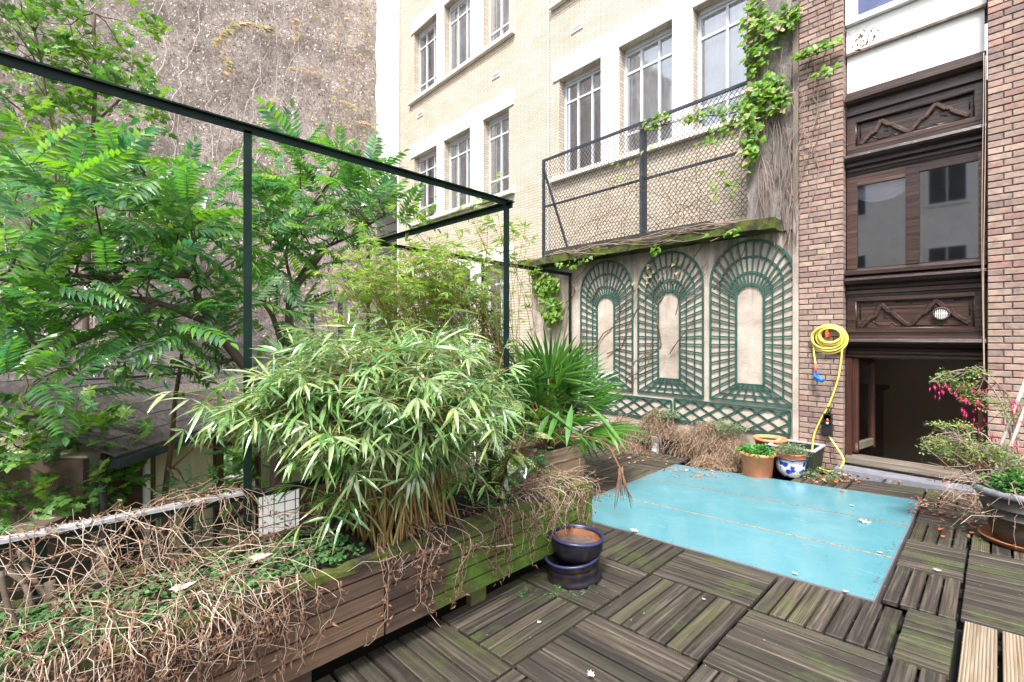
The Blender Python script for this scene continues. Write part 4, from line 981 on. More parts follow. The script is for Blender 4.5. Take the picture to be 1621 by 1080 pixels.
def PP(lst): return [P(*a) for a in lst]
# big ailanthus, branches sweep left in front of the vine wall
tree('big tree with long feathery leaves spreading over the left half behind the steel posts', P(500, 900, 4.6),
     [(PP([(430,1010,4.7),(436,760,4.6),(432,640,4.5),(345,530,4.3)]), .06, .04), (PP([(345,530,4.3),(315,470,4.2),(310,440,4.1),(150,440,3.8),(20,425,3.5)]), .038, .012), (PP([(330,510,4.3),(240,478,4.0),(130,470,3.7),(-30,440,3.4)]), .034, .012), (PP([(250,480,4.0),(170,520,3.7),(70,560,3.4),(-20,600,3.2)]), .022, .008),
      (PP([(432,640,4.5),(380,570,4.6),(300,590,4.4),(140,600,4.2)]), .026, .008), (PP([(315,450,4.1),(270,420,4.0),(120,415,3.7),(0,412,3.5)]), .024, .008), (PP([(310,440,4.1),(300,360,4.1),(260,300,4.1),(210,260,4.1)]), .02, .007)],
     [(P(110,330,3.6), (.85,.9,.50), 120), (P(290,350,4.3), (.85,.9,.52), 125), (P(60,470,3.3), (.7,.8,.36), 72), (P(250,500,4.0), (.85,.9,.35), 85), (P(30,250,4.4), (.7,.8,.35), 40), (P(60,620,3.0), (.35,.55,.20), 20), (P(150,560,3.9),(.7,.7,.25),30), (P(60,540,4.3),(.8,.8,.3),45)], Mpin, .46, big=70)
tree('leaning tree with feathery leaves between the two steel posts', P(430, 900, 5.2),
     [(PP([(440,1000,5.2),(440,800,5.2),(455,520,5.2),(468,460,5.2),(510,400,5.2)]), .055, .03), (PP([(440,640,5.2),(446,560,5.2),(430,500,5.1),(400,470,5.0)]), .04, .02), (PP([(470,450,5.2),(500,400,5.3),(560,370,5.2),(610,340,5.2)]), .025, .008), (PP([(468,460,5.2),(455,400,5.2),(480,340,5.2),(520,290,5.2)]), .02, .008)],
     [(P(500,310,5.2), (.75,.75,.48), 105), (P(430,380,5.2), (.6,.6,.5), 55), (P(575,330,5.2), (.55,.55,.40), 52), (P(430,500,5.2), (.5,.5,.35), 30)], Mpin, .46, big=50)
tree('slender maple with small pale green leaves high at the upper left', P(60, 900, 7.5),
     [(PP([(120,980,7.5),(130,700,7.5),(140,400,7.5),(148,200,7.5),(150,20,7.5)]), .06, .02), (PP([(140,300,7.5),(60,200,7.3),(0,150,7.2)]), .03, .01), (PP([(148,200,7.5),(200,140,7.5),(210,90,7.5)]), .02, .008), (PP([(30,-30,7.3),(70,120,7.2),(90,300,7.3)]), .02, .01)],
     [(P(150,60,7.5), (.8,.8,.75), 75), (P(50,90,7.3), (1.0,1.0,1.0), 90), (P(190,160,7.5), (.6,.6,.45), 50), (P(40,230,7.0), (.9,.9,.6), 85), (P(20,10,7.2),(.8,.8,.4),40), (P(230,330,7.4),(.6,.6,.5),40)], Mmap, .31, big=40)
tree('low maple sprays hanging over the dark courtyard at the lower left', P(70, 1000, 4.6),
     [(PP([(-60,1000,4.8),(-20,850,4.7),(60,740,4.6),(120,770,4.5)]), .03, .01), (PP([(0,800,4.6),(60,720,4.6),(140,700,4.6)]), .015, .006)],
     [(P(100,775,4.5), (.50,.50,.17), 75), (P(60,690,4.6), (.6,.6,.2), 60), (P(150,690,4.8), (.4,.4,.12), 20), (P(20,740,4.4),(.4,.4,.2),22)], Mmap, .30, big=40)
tree('thin dark sapling in front of the cream house wall', P(255, 900, 5.0),
     [(PP([(258,1000,5.0),(262,800,5.0),(272,700,5.0),(283,610,5.0),(287,560,5.0)]), .035, .018), (PP([(275,700,5.0),(200,720,4.9),(100,790,4.7)]), .012, .005), (PP([(270,740,5.0),(330,690,5.0),(420,640,5.0)]), .012, .005)],
     [(P(340,775,4.9), (.45,.45,.14), 45), (P(390,730,4.8), (.4,.4,.2), 30), (P(290,600,5.0),(.6,.6,.2),24)], Mpin, .22, big=20, mat=M_brownstem)
# undergrowth far down
t = thing('courtyard_shrubs', 'shadowy green shrubs filling the courtyard bottom beyond the railing', 'shrubs', (-5, 0, -2.6), kind='stuff')
it = [(random.choice(Mmap), orient(p, rdir()+Vector((0,0,.6)), (0,0,1), U(.35,.6))) for c, r_, n in (((-6.5,-1.5,-2.2),(2.5,2.5,.8),200), ((-6.0,2.8,-1.6),(1.2,1.2,1.0),200), ((-8.5,4.2,-.6),(2.0,1.5,1.6),330), ((-4.2,.2,-2.1),(1.0,2.5,.5),160)) for p in crown(c, r_, n)]
join(it, 'foliage', t)

# ================================================================ bamboo in the planter
def bamboo(label, base, spread, n, tips, meshes, size, big, cane=.0065, nl=9, droop=.6, name='bamboo_clump'):
    """tips: function giving a tip point for each cane"""
    t = thing(name, label, 'bamboo', base); m = MB(); it = []
    for i in range(n):
        m.rn = random.random(); b = Vector(base) + Vector((U(-1,1)*spread[0], U(-1,1)*spread[1], 0)); e = tips(i)
        mid = b.lerp(e, .55); mid.z = max(mid.z, b.z + (e.z-b.z)*.75); mid += Vector((U(-.05,.05), U(-.05,.05), 0))
        pts = smoothpath([b, b.lerp(mid, .5) + Vector((0,0,.05)), mid, e, e + (e-mid)*.25 + Vector((0,0,-.08*droop))], 4); k = len(pts)
        m.tube(pts, [cane*(1-.8*j/(k-1)) for j in range(k)], 5)
        for q in range(nl):
            f_ = int(k*(.42 + .57*random.random())); f_ = min(f_, k-1); p = pts[f_]; d = rdir(); d.z = d.z*.5 - .12*droop
            d = (d + (e-b).normalized()*.5).normalized(); L_ = U(.03,.16)
            p2 = p + d*L_; m.tube([p, p2], .0016, 3, False)
            d2 = d + Vector((0,0,-.55*droop)); it.append((random.choice(meshes), orient(p2, d2, Vector((U(-.5,.5), U(-.5,.5), 1)), size*U(.7, 1.15))))
    m.build('canes', M_cane, t, kind='stuff'); leaves(t, it, 'leaf_spray', big); return t
def tipsE(c, r_):
    def f(i):
        d = rdir(); d.z = abs(d.z)*.9 + .05 if random.random() < .72 else d.z; d = d*(random.random()**.35)*(U(1.05,1.4) if random.random() < .12 else 1); return Vector((c[0]+d.x*r_[0], c[1]+d.y*r_[1], c[2]+d.z*r_[2]))
    return f
bc = P(592, 690, 2.25)
bamboo('dense low bamboo clump with long drooping leaves growing in the long planter', (-2.07, 1.22, .33), (.22, .24), 270, tipsE((bc.x, bc.y+.04, .90), (.50, .55, .37)), Mbam, .145, 290, nl=13)
bamboo('airy pale green bamboo thicket rising behind the planter under the rear beams', (-3.5, 2.5, -.3), (.5, .35), 130, tipsE(P(650,492,4.25), (.68, .66, .48)), Mbam2, .10, 60, nl=15, droop=.3, cane=.005)
bamboo('tall wispy bamboo shoots reaching above the rear beam in front of the cream wall', (-3.5, 3.4, -.3), (.35, .4), 34, tipsE(P(740,450,4.7), (.75, .6, .85)), Mbam2, .11, 40, nl=11, droop=.2, cane=.005)
bamboo('light bamboo spray beside the middle steel post behind the palm', (-3.9, 3.9, -.3), (.4, .4), 50, tipsE(P(735,500,5.0), (.4, .45, .5)), Mbam2, .11, 30, nl=12, droop=.3, cane=.005)
bamboo('bamboo clump filling the gap under the leaning tree beyond the railing', (-3.6, 2.0, -.3), (.5, .3), 80, tipsE((-3.7, 1.95, .85), (.65, .55, .45)), Mbam2, .13, 30, nl=11, droop=.4, cane=.005)

# spotted laurel with two dark stems
sh_ = thing('spotted_laurel', 'dark shrub with yellow speckled glossy leaves beside the drooping bamboo', 'shrub', (-2.1, 1.80, .33))
m = MB(); its = []
for (e) in ((-2.1,1.95,.95),(-1.98,1.75,.85),(-2.2,1.9,.9),(-1.95,1.95,.75),(-2.1,2.1,.8),(-1.92,1.82,.68),(-2.05,1.65,.72)):
    pts = wob((-2.1+U(-.03,.03), 1.80, .30), e, 7, .12, e[0]*9); m.rn = random.random(); m.tube(pts, [.016,.015,.013,.011,.009,.008,.006,.004], 6)
    for q in range(15):
        p = pts[random.randint(3,7)] + rdir()*.05; d = rdir(); d.z = d.z*.3 - .25; its.append((Mauc[0], orient(p, d + (Vector(e)-Vector((-2.1,1.85,.6)))*.6, (U(-.4,.4),U(-.4,.4),1), U(.10,.155))))
m.build('stem', M_brownstem, sh_); leaves(sh_, its, 'leaf', 105)
# shiny seedling
sg = thing('glossy_seedling', 'small plant with round glossy green leaves in front of the palm box', 'plant', (-2.25, 2.42, .3)); m = MB(); its = []
for i in range(9):
    e = P(U(806,868), U(672,735), U(2.75,3.0)); pts = wob((-2.2+U(-.1,.1), 2.35+U(-.1,.1), .3), e, 5, .1, i); m.tube(pts, .0025, 4)
    for q in range(4): d = rdir(); d.z *= .3; its.append((Mshi[0], orient(pts[-1 - (q > 1)] + rdir()*.015, d, (U(-.5,.5),U(-.5,.5),1), U(.045,.07))))
m.build('stem', M_brownstem, sg); leaves(sg, its, 'leaf', 40)

# ================================================================ palm in its wooden box
def tapered_box(parent, c, w, d, z0, z1, flare, rot, nplank, matx, maty, name='plank', t=.018):
    Mr = Matrix.Translation(c) @ Matrix.Rotation(rot, 4, 'Z')
    for k in range(nplank):
        za = z0 + (z1-z0)*k/nplank; zb2 = z0 + (z1-z0)*(k+1)/nplank - .006
        def hw(z): return (w/2)*(1 + flare*(z-z0)/(z1-z0)), (d/2)*(1 + flare*(z-z0)/(z1-z0))
        (xa, ya), (xb, yb) = hw(za), hw(zb2)
        for sx, sy, mt in ((1,0,maty),(-1,0,maty),(0,1,matx),(0,-1,matx)):
            m = MB()
            if sx: vs = [(sx*xa,-ya,za),(sx*xa,ya,za),(sx*(xa-t),ya,za),(sx*(xa-t),-ya,za),(sx*xb,-yb,zb2),(sx*xb,yb,zb2),(sx*(xb-t),yb,zb2),(sx*(xb-t),-yb,zb2)]
            else: vs = [(-xa+t,sy*ya,za),(xa-t,sy*ya,za),(xa-t,sy*(ya-t),za),(-xa+t,sy*(ya-t),za),(-xb+t,sy*yb,zb2),(xb-t,sy*yb,zb2),(xb-t,sy*(yb-t),zb2),(-xb+t,sy*(yb-t),zb2)]
            m.add([Mr @ Vector(v) for v in vs], [(0,3,2,1),(4,5,6,7),(0,1,5,4),(1,2,6,5),(2,3,7,6),(3,0,4,7)]); m.build(name, mt, parent)
pb2 = thing('wooden_planter_box', 'square tapered planter box of smooth brown boards holding the palm', 'planter', (-3.06, 3.38, -.15))
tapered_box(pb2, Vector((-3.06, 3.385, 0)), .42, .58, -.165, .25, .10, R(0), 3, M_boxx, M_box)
m = MB(); m.box((-3.25, 3.12, .14), (-2.87, 3.65, .20)); m.build('soil', M_soil, pb2)
def fan(m, n=24, L_=1.0, span=3.9):
    for i in range(n):
        a = (i/(n-1)-.5)*span; ln = L_*(.78 + .22*math.cos(a*.75))*U(.93,1.03); m.rn = U(0,.25); w = .065
        d = Vector((math.sin(a), math.cos(a), .18*math.cos(i*math.pi)*.25)).normalized(); p0 = Vector((0,0,0)); side = d.cross(Vector((0,0,1))).normalized()
        segs = 5; vs = []; dr = U(.10,.3)
        for j in range(segs+1):
            t_ = j/segs; p = p0 + d*ln*t_; p.z -= dr*ln*t_**2.6*.9; ww = w*(.35+1.3*t_ if t_ < .45 else .93*(1-(t_-.45)/.55)**.8 + .02)*.5
            vs += [p - side*ww + Vector((0,0,ww*.8)), p, p + side*ww + Vector((0,0,ww*.8))]
        fs = []
        for j in range(segs): q = j*3; fs += [(q,q+1,q+4,q+3),(q+1,q+2,q+5,q+4)]
        m.add(vs, fs, True)
Mfan = [mk('fan_leaf', M_palm, lambda m: fan(m, 24, 1, U(3.0,4.0))) for _ in range(5)]
pm = thing('fan_palm', 'bushy dark green fan palm with stiff pleated leaves growing in the wooden box', 'palm', (-3.06, 3.38, .18))
m = MB(); cps = []
for i in range(36):
    a = i*2.4 + U(-.3,.3); el = U(.35, 1.5); d = Vector((math.cos(a)*math.cos(el), math.sin(a)*math.cos(el), math.sin(el))); ln = U(.34,.66)*(1 + .15*math.sin(el))
    b = Vector((-3.06, 3.38, .20)); e = b + d*ln + Vector((0,0,-.05*(1-math.sin(el)))); m.rn = U(0,1); m.tube([b, b.lerp(e,.5)+Vector((0,0,.04)), e], [.012,.008,.006], 5)
    d2 = (d + Vector((0,0,-.25*(1-math.sin(el))))).normalized(); put(random.choice(Mfan), 'fan_leaf', pm, orient(e, d2, Vector((-d.x*.6, -d.y*.6, 1.0)) + rdir()*.3, U(.44,.58)))
m.build('petioles', M_cane, pm)
m = MB()   # fibrous base and old straps
for i in range(120):
    a = U(0,6.28); r_ = U(.01,.09); b = Vector((-3.06+r_*math.cos(a), 3.38+r_*math.sin(a), .18)); m.rn = random.random(); m.tube([b, b+Vector((r_*math.cos(a)*.8, r_*math.sin(a)*.8, U(.05,.25)))], .004, 3)
m.build('fibrous_trunk', M_brownstem, pm)
dl = thing('withered_palm_leaf', 'long withered palm leaf arching out over the turquoise panes with a brown tassel tip', 'dead leaf', (-3.0, 3.3, .3))
m = MB(); m.rn = .3; s0 = P(905,688,3.6); tip0 = P(978,735,3.0); m.tube(smoothpath([(-3.0,3.35,.35), s0, P(955,700,3.25), tip0, P(986,752,2.95)], 5), .005, 5); m.build('stalk', M_cane, dl)
m = MB()
for i in range(14):
    m.rn = random.random(); a = P(982+U(-3,3), 742+U(-4,8), 2.97); b = P(985+U(-14,20), 790+U(-10,18), 2.93+U(-.05,.05)); m.tube([a, a.lerp(b,.5)+rdir()*.012, b], [.004,.0035,.001], 4)
m.build('brown_tassel', M_brownstem, dl)
m = MB()
for k,(a,b) in enumerate((((850,640),(950,700)),((885,650),(865,690)),((905,640),(895,700)),((930,640),(1000,705)),((945,650),(985,710)),((870,655),(846,690)))):
    m.rn = .2*k; p = P(a[0],a[1],3.35); q = P(b[0],b[1],3.05); d = q-p; leaf_blade(m, orient(p, d, (0,0,1)), d.length, .045, .3, .15, shape=(0,.8,1,.7,0))
m.build('drooping_blades', M_palm, dl)

# ================================================================ dead vines
def dryleaf(m, p, s=.02):
    d = rdir(); d.z -= .7; leaf_blade(m, orient(p, d, rdir(), 1), s*U(.7,1.4), s*U(.35,.6), .7, .5, shape=(0,1,.5,0))
def vine_set(label, starts, name='dead_vine', loc=(0,0,0), leafp=.5, ms=M_straw, ml=M_dead, ls=.022, group=None, rad=(.0009,.0022)):
    t = thing(name, label, 'dead vine', loc, group); m = MB(); l_ = MB()
    for pts in starts:
        m.rn = random.random(); r_ = U(*rad); k = len(pts); m.tube(pts, [r_*(1-.45*i/k) for i in range(k)], 4, False)
        for p in pts[2:]:
            if random.random() < .22:
                e_ = p + rdir()*U(.03,.09); m.tube([p, p.lerp(e_,.5)+rdir()*.006, e_], r_*.45, 3, False)
                if random.random() < .6: l_.rn = random.random(); dryleaf(l_, e_, ls)
            if random.random() < leafp:
                for _ in range(random.choice((1,1,2,3))): l_.rn = random.random(); dryleaf(l_, p + rdir()*.012, ls)
    m.build('stems', ms, t, kind='stuff'); 
    if l_.v: l_.build('dry_leaves', ml, t, kind='stuff')
    return t
def drape(y, x0=-2.2, reach=None, hang=None, seed=0):
    reach = reach or U(.0,.10); hang = hang if hang is not None else U(.05,.34)
    y2 = y + U(-.22,.22); a = Vector((x0, y, .36+U(0,.04))); b = Vector((-1.90, (y+y2)/2, .385+U(0,.06))); c = Vector((-1.775+reach, y2, .36+U(-.02,.05))); d = Vector((-1.765+reach*U(.2,.8), y2+U(-.08,.08), .37-hang*.6)); e = Vector((-1.77+reach*U(0,.6), y2+U(-.1,.1), max(.02,.37-hang)))
    pts = smoothpath([a,b,c,d,e], 4); return [p + rdir()*.008 for p in pts]
def droopy(y0, n, dens=1):
    out = []
    for _ in range(n):
        y = y0 + U(-.06,.06); z1 = .38 - U(.1,.36); out.append([Vector((-1.83+.05*min(1,i*.5)+U(-.006,.006), y+U(-.012,.012), .40+(z1-.40)*i/9)) for i in range(10)])
    return out
def straight(n, y0, y1, zlo, zhi, x0=-2.35, x1=-1.74):
    out = []
    for _ in range(n):
        y = U(y0,y1); a = Vector((U(x0,x1), y, U(.34,.42))); b = a + Vector((U(-.3,.3), U(-.45,.45), U(-.04,.16)*.5)); b.x = min(b.x, x1+.02)
        if b.x > -1.86: b.z = U(.18,.40)
        out.append(wob(a, b, 4, .12, U(0,90)))
    return out
near = [drape(U(-.35,.52), U(-2.35,-1.9)) for _ in range(80)] + straight(165, -.4, .72, .3, .5) + sum([droopy(y, 5) for y in np.linspace(-.2, .62, 16)], [])
vine_set('tangled mat of dead straw coloured vines spilling over the near half of the long planter', near, loc=(-1.9,.4,.35), leafp=.42)
mid = [drape(U(1.0,1.5), U(-2.1,-1.9)) for _ in range(14)] + sum([droopy(y, n) for y, n in ((1.13,4),(1.22,2),(1.62,7),(1.68,5),(1.34,1),(.98,5))], [])
vine_set('few thin dead vine strands hanging down the middle of the planter planks', mid, loc=(-1.8,1.3,.35), leafp=.8)
far = [drape(U(1.75,2.3), U(-2.1,-1.9)) for _ in range(26)] + straight(90, 1.7, 2.35, .3, .6) + sum([droopy(y, 4) for y in np.linspace(1.72, 2.34, 9)], [])
far += [wob((U(-2.2,-1.8), U(1.9,2.4), .36), (U(-2.3,-1.8), U(1.8,2.4), U(.38,.48)), 6, .25, U(0,99)) for _ in range(40)]
vine_set('bush of dead brown and straw stems at the far end of the long planter', far, loc=(-1.9,2.1,.35), leafp=.4)
one = [smoothpath([P(811,862,2.32),P(770,866,2.30),P(730,864,2.28),P(700,880,2.25),P(665,892,2.2)],5), smoothpath([P(730,866,2.27),P(708,892,2.24),P(695,920,2.2),P(697,955,2.18)],5)]
vine_set('single long arching pale vine strand in front of the mossy planter planks', one, loc=(-1.75,1.3,.3), leafp=.55, ls=.03)
rail = [wob((-2.42+U(-.02,.04), y, .60), (U(-2.35,-2.1), y+U(-.35,.35), .36), 7, .2, y*7, U(-.05,.08)) for y in np.linspace(-.25,.6,46)] + [wob((-2.42, y, .60), (-2.42+U(-.03,.03), y+U(-.3,.3), U(.56,.66)), 6, .15, y*5, U(-.03,.08)) for y in np.linspace(-.25,.55,34)]
rail += [wob((-2.42, y, .61), (U(-2.3,-1.8), y+U(-.3,.3), U(.38,.44)), 8, .2, y*11, U(-.12,-.02)) for y in np.linspace(-.3,.5,22)]
vine_set('dead twining stems knotted over the mesh railing', rail, loc=(-2.4,.1,.6), leafp=.45)
m = MB(); m.rn = .2
for pts, r_ in (([P(78,920,1.62),P(85,960,1.6),P(100,985,1.58)], .016), ([P(26,858,1.75),P(45,905,1.68),P(90,970,1.62)], .010), ([P(8,903,1.65),P(38,925,1.6),P(52,975,1.58)], .009), ([P(0,905,1.5),P(12,960,1.5),P(30,1000,1.5)], .008)):
    m.tube(smoothpath(pts,4), r_, 8)
tag(m.build('dead_shrub_stump', M_bark), 'gnarled grey dead shrub stems in the near corner of the long planter', 'stump')
# clover and moss in the planter
cl = thing('clover_patch', 'low patch of small green clover growing in the near half of the planter', 'ground cover', (-2.1,.3,.34), kind='stuff')
join([(random.choice(Mclo), orient((U(-2.30,-1.92), U(-.4,.9), .355+U(-.01,.015)), (U(-1,1),U(-1,1),.1), (0,0,1), U(.045,.075))) for _ in range(330)], 'leaf_cover', cl)
join([(random.choice(Mclo), orient((U(-2.25,-1.9), U(1.65,2.3), .345+U(-.01,.015)), (U(-1,1),U(-1,1),.1), (0,0,1), U(.03,.05))) for _ in range(160)], 'leaf_cover', cl)

# ================================================================ pots
def pot(name, label, cat, c, prof, mat, group=None, soil=None, inner=None):
    t = thing(name, label, cat, c, group); m = MB(); m.lathe(prof, 40, c); m.build('body', mat, t)
    if soil: m = MB(); m.lathe([(.0005, soil[1]), (soil[0], soil[1])], 30, c); m.build('soil', M_soil, t)
    return t
def topleaves(parent, meshes, c, r_, h, n, size, big=30, name='leaf_cluster'):
    it = []
    for _ in range(n):
        a = U(0,6.28); q = math.sqrt(random.random()); it.append((random.choice(meshes), orient((c[0]+r_*q*math.cos(a), c[1]+r_*q*math.sin(a), c[2]+h*(1-q*q)*U(.3,1.0)), (math.cos(a),math.sin(a),U(-.2,.5)), (U(-.3,.3),U(-.3,.3),1), size*U(.7,1.3))))
    leaves(parent, it, name, big)
# stacked navy glazed pots
nc = onD(906, 905); nc = Vector((-1.672, 2.075, deck(-1.672,2.075)))
t = thing('stacked_pot', 'low dark glazed pot lying under the blue rimmed bowl by the planter', 'pot', nc)
m = MB(); tl = Matrix.Rotation(R(5), 4, 'X') @ Matrix.Rotation(R(-4), 4, 'Y')
m.lathe([(.13,0),(.152,.006),(.158,.018),(.150,.030),(.147,.055),(.152,.065),(.148,.078),(.146,.092),(.153,.098),(.150,.106),(.156,.115),(.156,.127),(.148,.13),(.138,.12),(.13,.02)], 48, nc, tl); m.build('body', M_glaze, t)
m = MB(); m.lathe([(.152,.120),(.159,.124),(.159,.133),(.150,.136),(.143,.130)], 48, nc, tl); m.build('rim', M_rimblue, t)
n2 = nc + Vector((.008, .012, .118)); tl2 = Matrix.Rotation(R(-2), 4, 'X')
t = thing('blue_rimmed_bowl', 'round bowl with cobalt blue rim full of rusty water standing on the lower pot', 'bowl', n2)
m = MB(); m.lathe([(.0005,0),(.105,.0),(.125,.012),(.142,.05),(.147,.10),(.145,.118),(.136,.12),(.132,.10),(.128,.06)], 48, n2, tl2); m.build('body', M_glaze, t)
m = MB(); m.lathe([(.146,.108),(.154,.112),(.155,.120),(.150,.127),(.138,.126),(.134,.116)], 48, n2, tl2); m.build('rim', M_rimblue, t)
m = MB(); m.lathe([(.131,.105),(.127,.07),(.1265,.064)], 40, n2, tl2); m.build('rusty_lining', M_terrain, t)
m = MB(); m.lathe([(.0005,.070),(.1275,.070)], 40, n2, tl2, False); m.build('water', M_water, t)
def potprof(r0, r1, h, rim=.012, rh=.03): return [(.0005,0),(r0,0),(r0+.004,.004),(r1-.006,h-rh),(r1+rim*.5,h-rh),(r1+rim,h-rh*.7),(r1+rim,h-.004),(r1+rim-.004,h),(r1-.004,h),(r1-.012,h-.03)]
c = onD(1196, 752); c = Vector((-1.645, 4.92, deck(-1.645,4.92)))
t = pot('terracotta_pot', 'orange terracotta pot full of bright green plants at the corner of the turquoise panes', 'plant pot', c, potprof(.125,.152,.235), M_terra, 'potted plants along the trellis wall', (.15,.21))
topleaves(t, Mpot, c + Vector((0,0,.225)), .165, .055, 70, .085)
c = Vector((-1.40, 5.10, deck(-1.40,5.1)))
t = pot('china_pot', 'small blue and white patterned china pot with feathery grey green plant', 'plant pot', c, [(.0005,0),(.085,0),(.088,.006),(.118,.05),(.128,.11),(.132,.165),(.145,.172),(.147,.18),(.138,.184),(.125,.18)], M_china, 'potted plants along the trellis wall', (.125,.17))
m = MB(); m.lathe([(.118,.17),(.128,.175),(.130,.215),(.136,.22),(.134,.23),(.122,.23),(.118,.2)], 36, c); m.build('inner_clay_pot', M_terra, t)
m = MB(); m.lathe([(.140,.170),(.149,.174),(.149,.181),(.140,.186)], 40, c); m.build('blue_rim', M_rimblue, t)
topleaves(t, Mgre, c + Vector((0,0,.225)), .15, .07, 90, .085)
c = Vector((-1.68, 5.40, .055))
t = pot('clay_bowl', 'shallow terracotta bowl with a single seedling behind the front pots', 'plant pot', c, potprof(.12,.15,.17), M_terra, 'potted plants along the trellis wall', (.14,.14))
BX('upturned_crate', (-1.85, 5.25, -.12), (-1.5, 5.55, .053), M_black, t)
tr = thing('green_trough', 'dark green rectangular plastic trough with pale dusty rim below the hose', 'planter', (-1.33, 5.38, -.06))
tapered_box(tr, Vector((-1.42, 5.37, 0)), .36, .34, -.065, .185, .10, 0, 1, M_greenpl, M_greenpl, 'side', .012)
for sx in (-1,1): BX('rim', (-1.42+sx*.198-.014, 5.175, .186), (-1.42+sx*.198+.014, 5.565, .20), M_greyrim, tr)
for sy in (-1,1): BX('rim', (-1.606, 5.37+sy*.187-.012, .1865), (-1.234, 5.37+sy*.187+.012, .1995), M_greyrim, tr)
BX('soil', (-1.60, 5.2, .08), (-1.25, 5.54, .12), M_soil, tr)
# black troughs along the trellis wall buried in dead growth
def trough(x0, x1, label):
    t = thing('black_trough', label, 'planter', ((x0+x1)/2, 5.42, -.15), 'black troughs along the trellis wall'); z0 = deck(x0, 0)
    tapered_box(t, Vector(((x0+x1)/2, 5.40, 0)), x1-x0, .26, z0, z0+.21, .05, 0, 1, M_black, M_black, 'side', .01); BX('soil', (x0+.01, 5.28, z0+.12), (x1-.01, 5.52, z0+.17), M_soil, t)
trough(-3.65,-3.20,'black plastic trough farthest left, under the dead mound'); trough(-2.62,-2.12,'black plastic trough wedged between mounds of dead stems'); trough(-3.15,-2.67,'black plastic trough in the middle of the dead mound')
m = MB(); m.prof_x([(5.22,-.16),(5.20,-.12),(5.24,-.02),(5.20,.06),(5.27,.06),(5.27,-.16)], -2.97, -2.90); tag(m.build('plastic_bracket', M_greyrim), 'small grey curved plastic bracket showing under the dead mound', 'bracket')
def mound(label, specs, leafmesh=None, loc=(0,0,0), ml=M_deadpink):
    t = thing('dead_plant_mound', label, 'dead plants', loc, 'mounds of dead growth along the trellis wall'); m = MB(); l_ = MB()
    for (cx, cy, cz, rx, ry, rz, n) in specs:
        for _ in range(n):
            a = rdir(); a.z = abs(a.z); p = Vector((cx+a.x*rx*U(.3,1), cy+a.y*ry*U(.3,1), cz+a.z*rz*U(.5,1))); e = Vector((p.x+U(-.12,.12), p.y-U(0,.14), max(deck(p.x,0)+.01, p.z-U(.08,.30)))); m.rn = random.random()
            pts = wob(p, e, 4, .25, U(0,99)); m.tube(pts, U(.0014,.003), 3, False)
            for q in pts:
                if random.random() < .55: l_.rn = random.random(); dryleaf(l_, q + rdir()*.015, .022)
    m.build('stems', M_mound, t, kind='stuff'); l_.build('dry_leaves', ml, t, kind='stuff'); return t
t1 = mound('brown fluffy mound of dead plants below the left diamond trellis', [(-3.0,5.40,.08,.32,.17,.34,900), (-3.45,5.33,-.05,.38,.2,.34,620), (-3.25,5.15,-.14,.35,.12,.14,220)], loc=(-3.1,5.4,0))
t2 = mound('broad mat of dead straw stems hanging over the turquoise pane corner', [(-2.32,5.36,.03,.50,.18,.32,1250), (-2.1,5.02,-.08,.28,.18,.13,330), (-1.95,5.12,-.03,.18,.14,.26,420)], loc=(-2.3,5.3,0))
topleaves(t1, Mgre, Vector((-2.92,5.45,.30)), .16, .05, 50, .10); topleaves(t2, Mgre, Vector((-2.15,5.45,.24)), .22, .07, 70, .10); topleaves(t1, Mgre, Vector((-3.05,5.2,.0)), .2, .05, 18, .06)
gs = thing('wall_foot_weeds', 'pale grey green weeds and litter at the foot of the hose', 'weeds', (-1.1,5.3,0), kind='stuff')
join([(random.choice(Mgre), orient((x := U(-1.42,-.98), y := U(4.98,5.5), deck(x,y)+.02+U(0,.03)), (U(-1,1),U(-1,1),.2), (0,0,1), U(.05,.10))) for _ in range(70)], 'leaf_cover', gs)

# ================================================================ hose, nozzle and tap timer
hs = thing('garden_hose', 'coiled yellow garden hose hung on the brick pier and trailing to the floor', 'hose', (-1.25,5.5,.5))
hc = onY(1310, 537, 5.54); m = MB()
def hY(x, y, Y=5.545): v = onY(x, y, Y); return v
for k in range(7):
    rr = .155 - .012*k + U(-.006,.006); cx = hc.x + U(-.012,.012) + .004*k; cz = hc.z + .02*k*.35; sq = U(.84,1.0); ph = U(0,6)
    m.tube([(cx + rr*math.cos(a), 5.55 - .013*(k % 3) - .006*math.sin(a+ph), cz + rr*sq*math.sin(a) - .008*math.sin(a)) for a in np.linspace(0, 2*math.pi, 34)], .0088, 9, False)
m.build('coil', M_yellow, hs)
m = MB(); m.tube(smoothpath([hY(1287,545),hY(1288,560),hY(1290,575),hY(1290,590)],6), .0088, 9); m.tube(smoothpath([hY(1332,535),hY(1332,560),hY(1326,600),hY(1312,640),hY(1297,668),hY(1288,690),hY(1285,715,5.5)],8), .0088, 9); m.build('hanging_length', M_yellow, hs)
m = MB(); m.tube(smoothpath([hY(1309,672),hY(1312,690),hY(1325,710,5.50),hY(1335,728,5.45),hY(1328,742,5.42),hY(1310,746,5.42),hY(1292,738,5.45),hY(1286,728,5.5)],8), .0088, 9); m.build('lower_loop', M_yellow, hs)
m = MB(); v = hc; m.bar((v.x-.0,5.575,v.z+.02),(v.x,5.50,v.z+.06), .03,.012); m.bar((v.x,5.50,v.z+.02),(v.x,5.50,v.z+.10), .02,.01,(0,1,0)); m.build('red_hook', M_orange, hs)
nz = thing('spray_nozzle', 'bright blue spray gun hanging at the end of the yellow hose', 'spray gun', hY(1290,600))
a = hY(1290,577,5.53); b = hY(1290,590,5.53); m = MB(); m.tube([a,b], .013, 12); m.build('orange_collar', M_orange, nz)
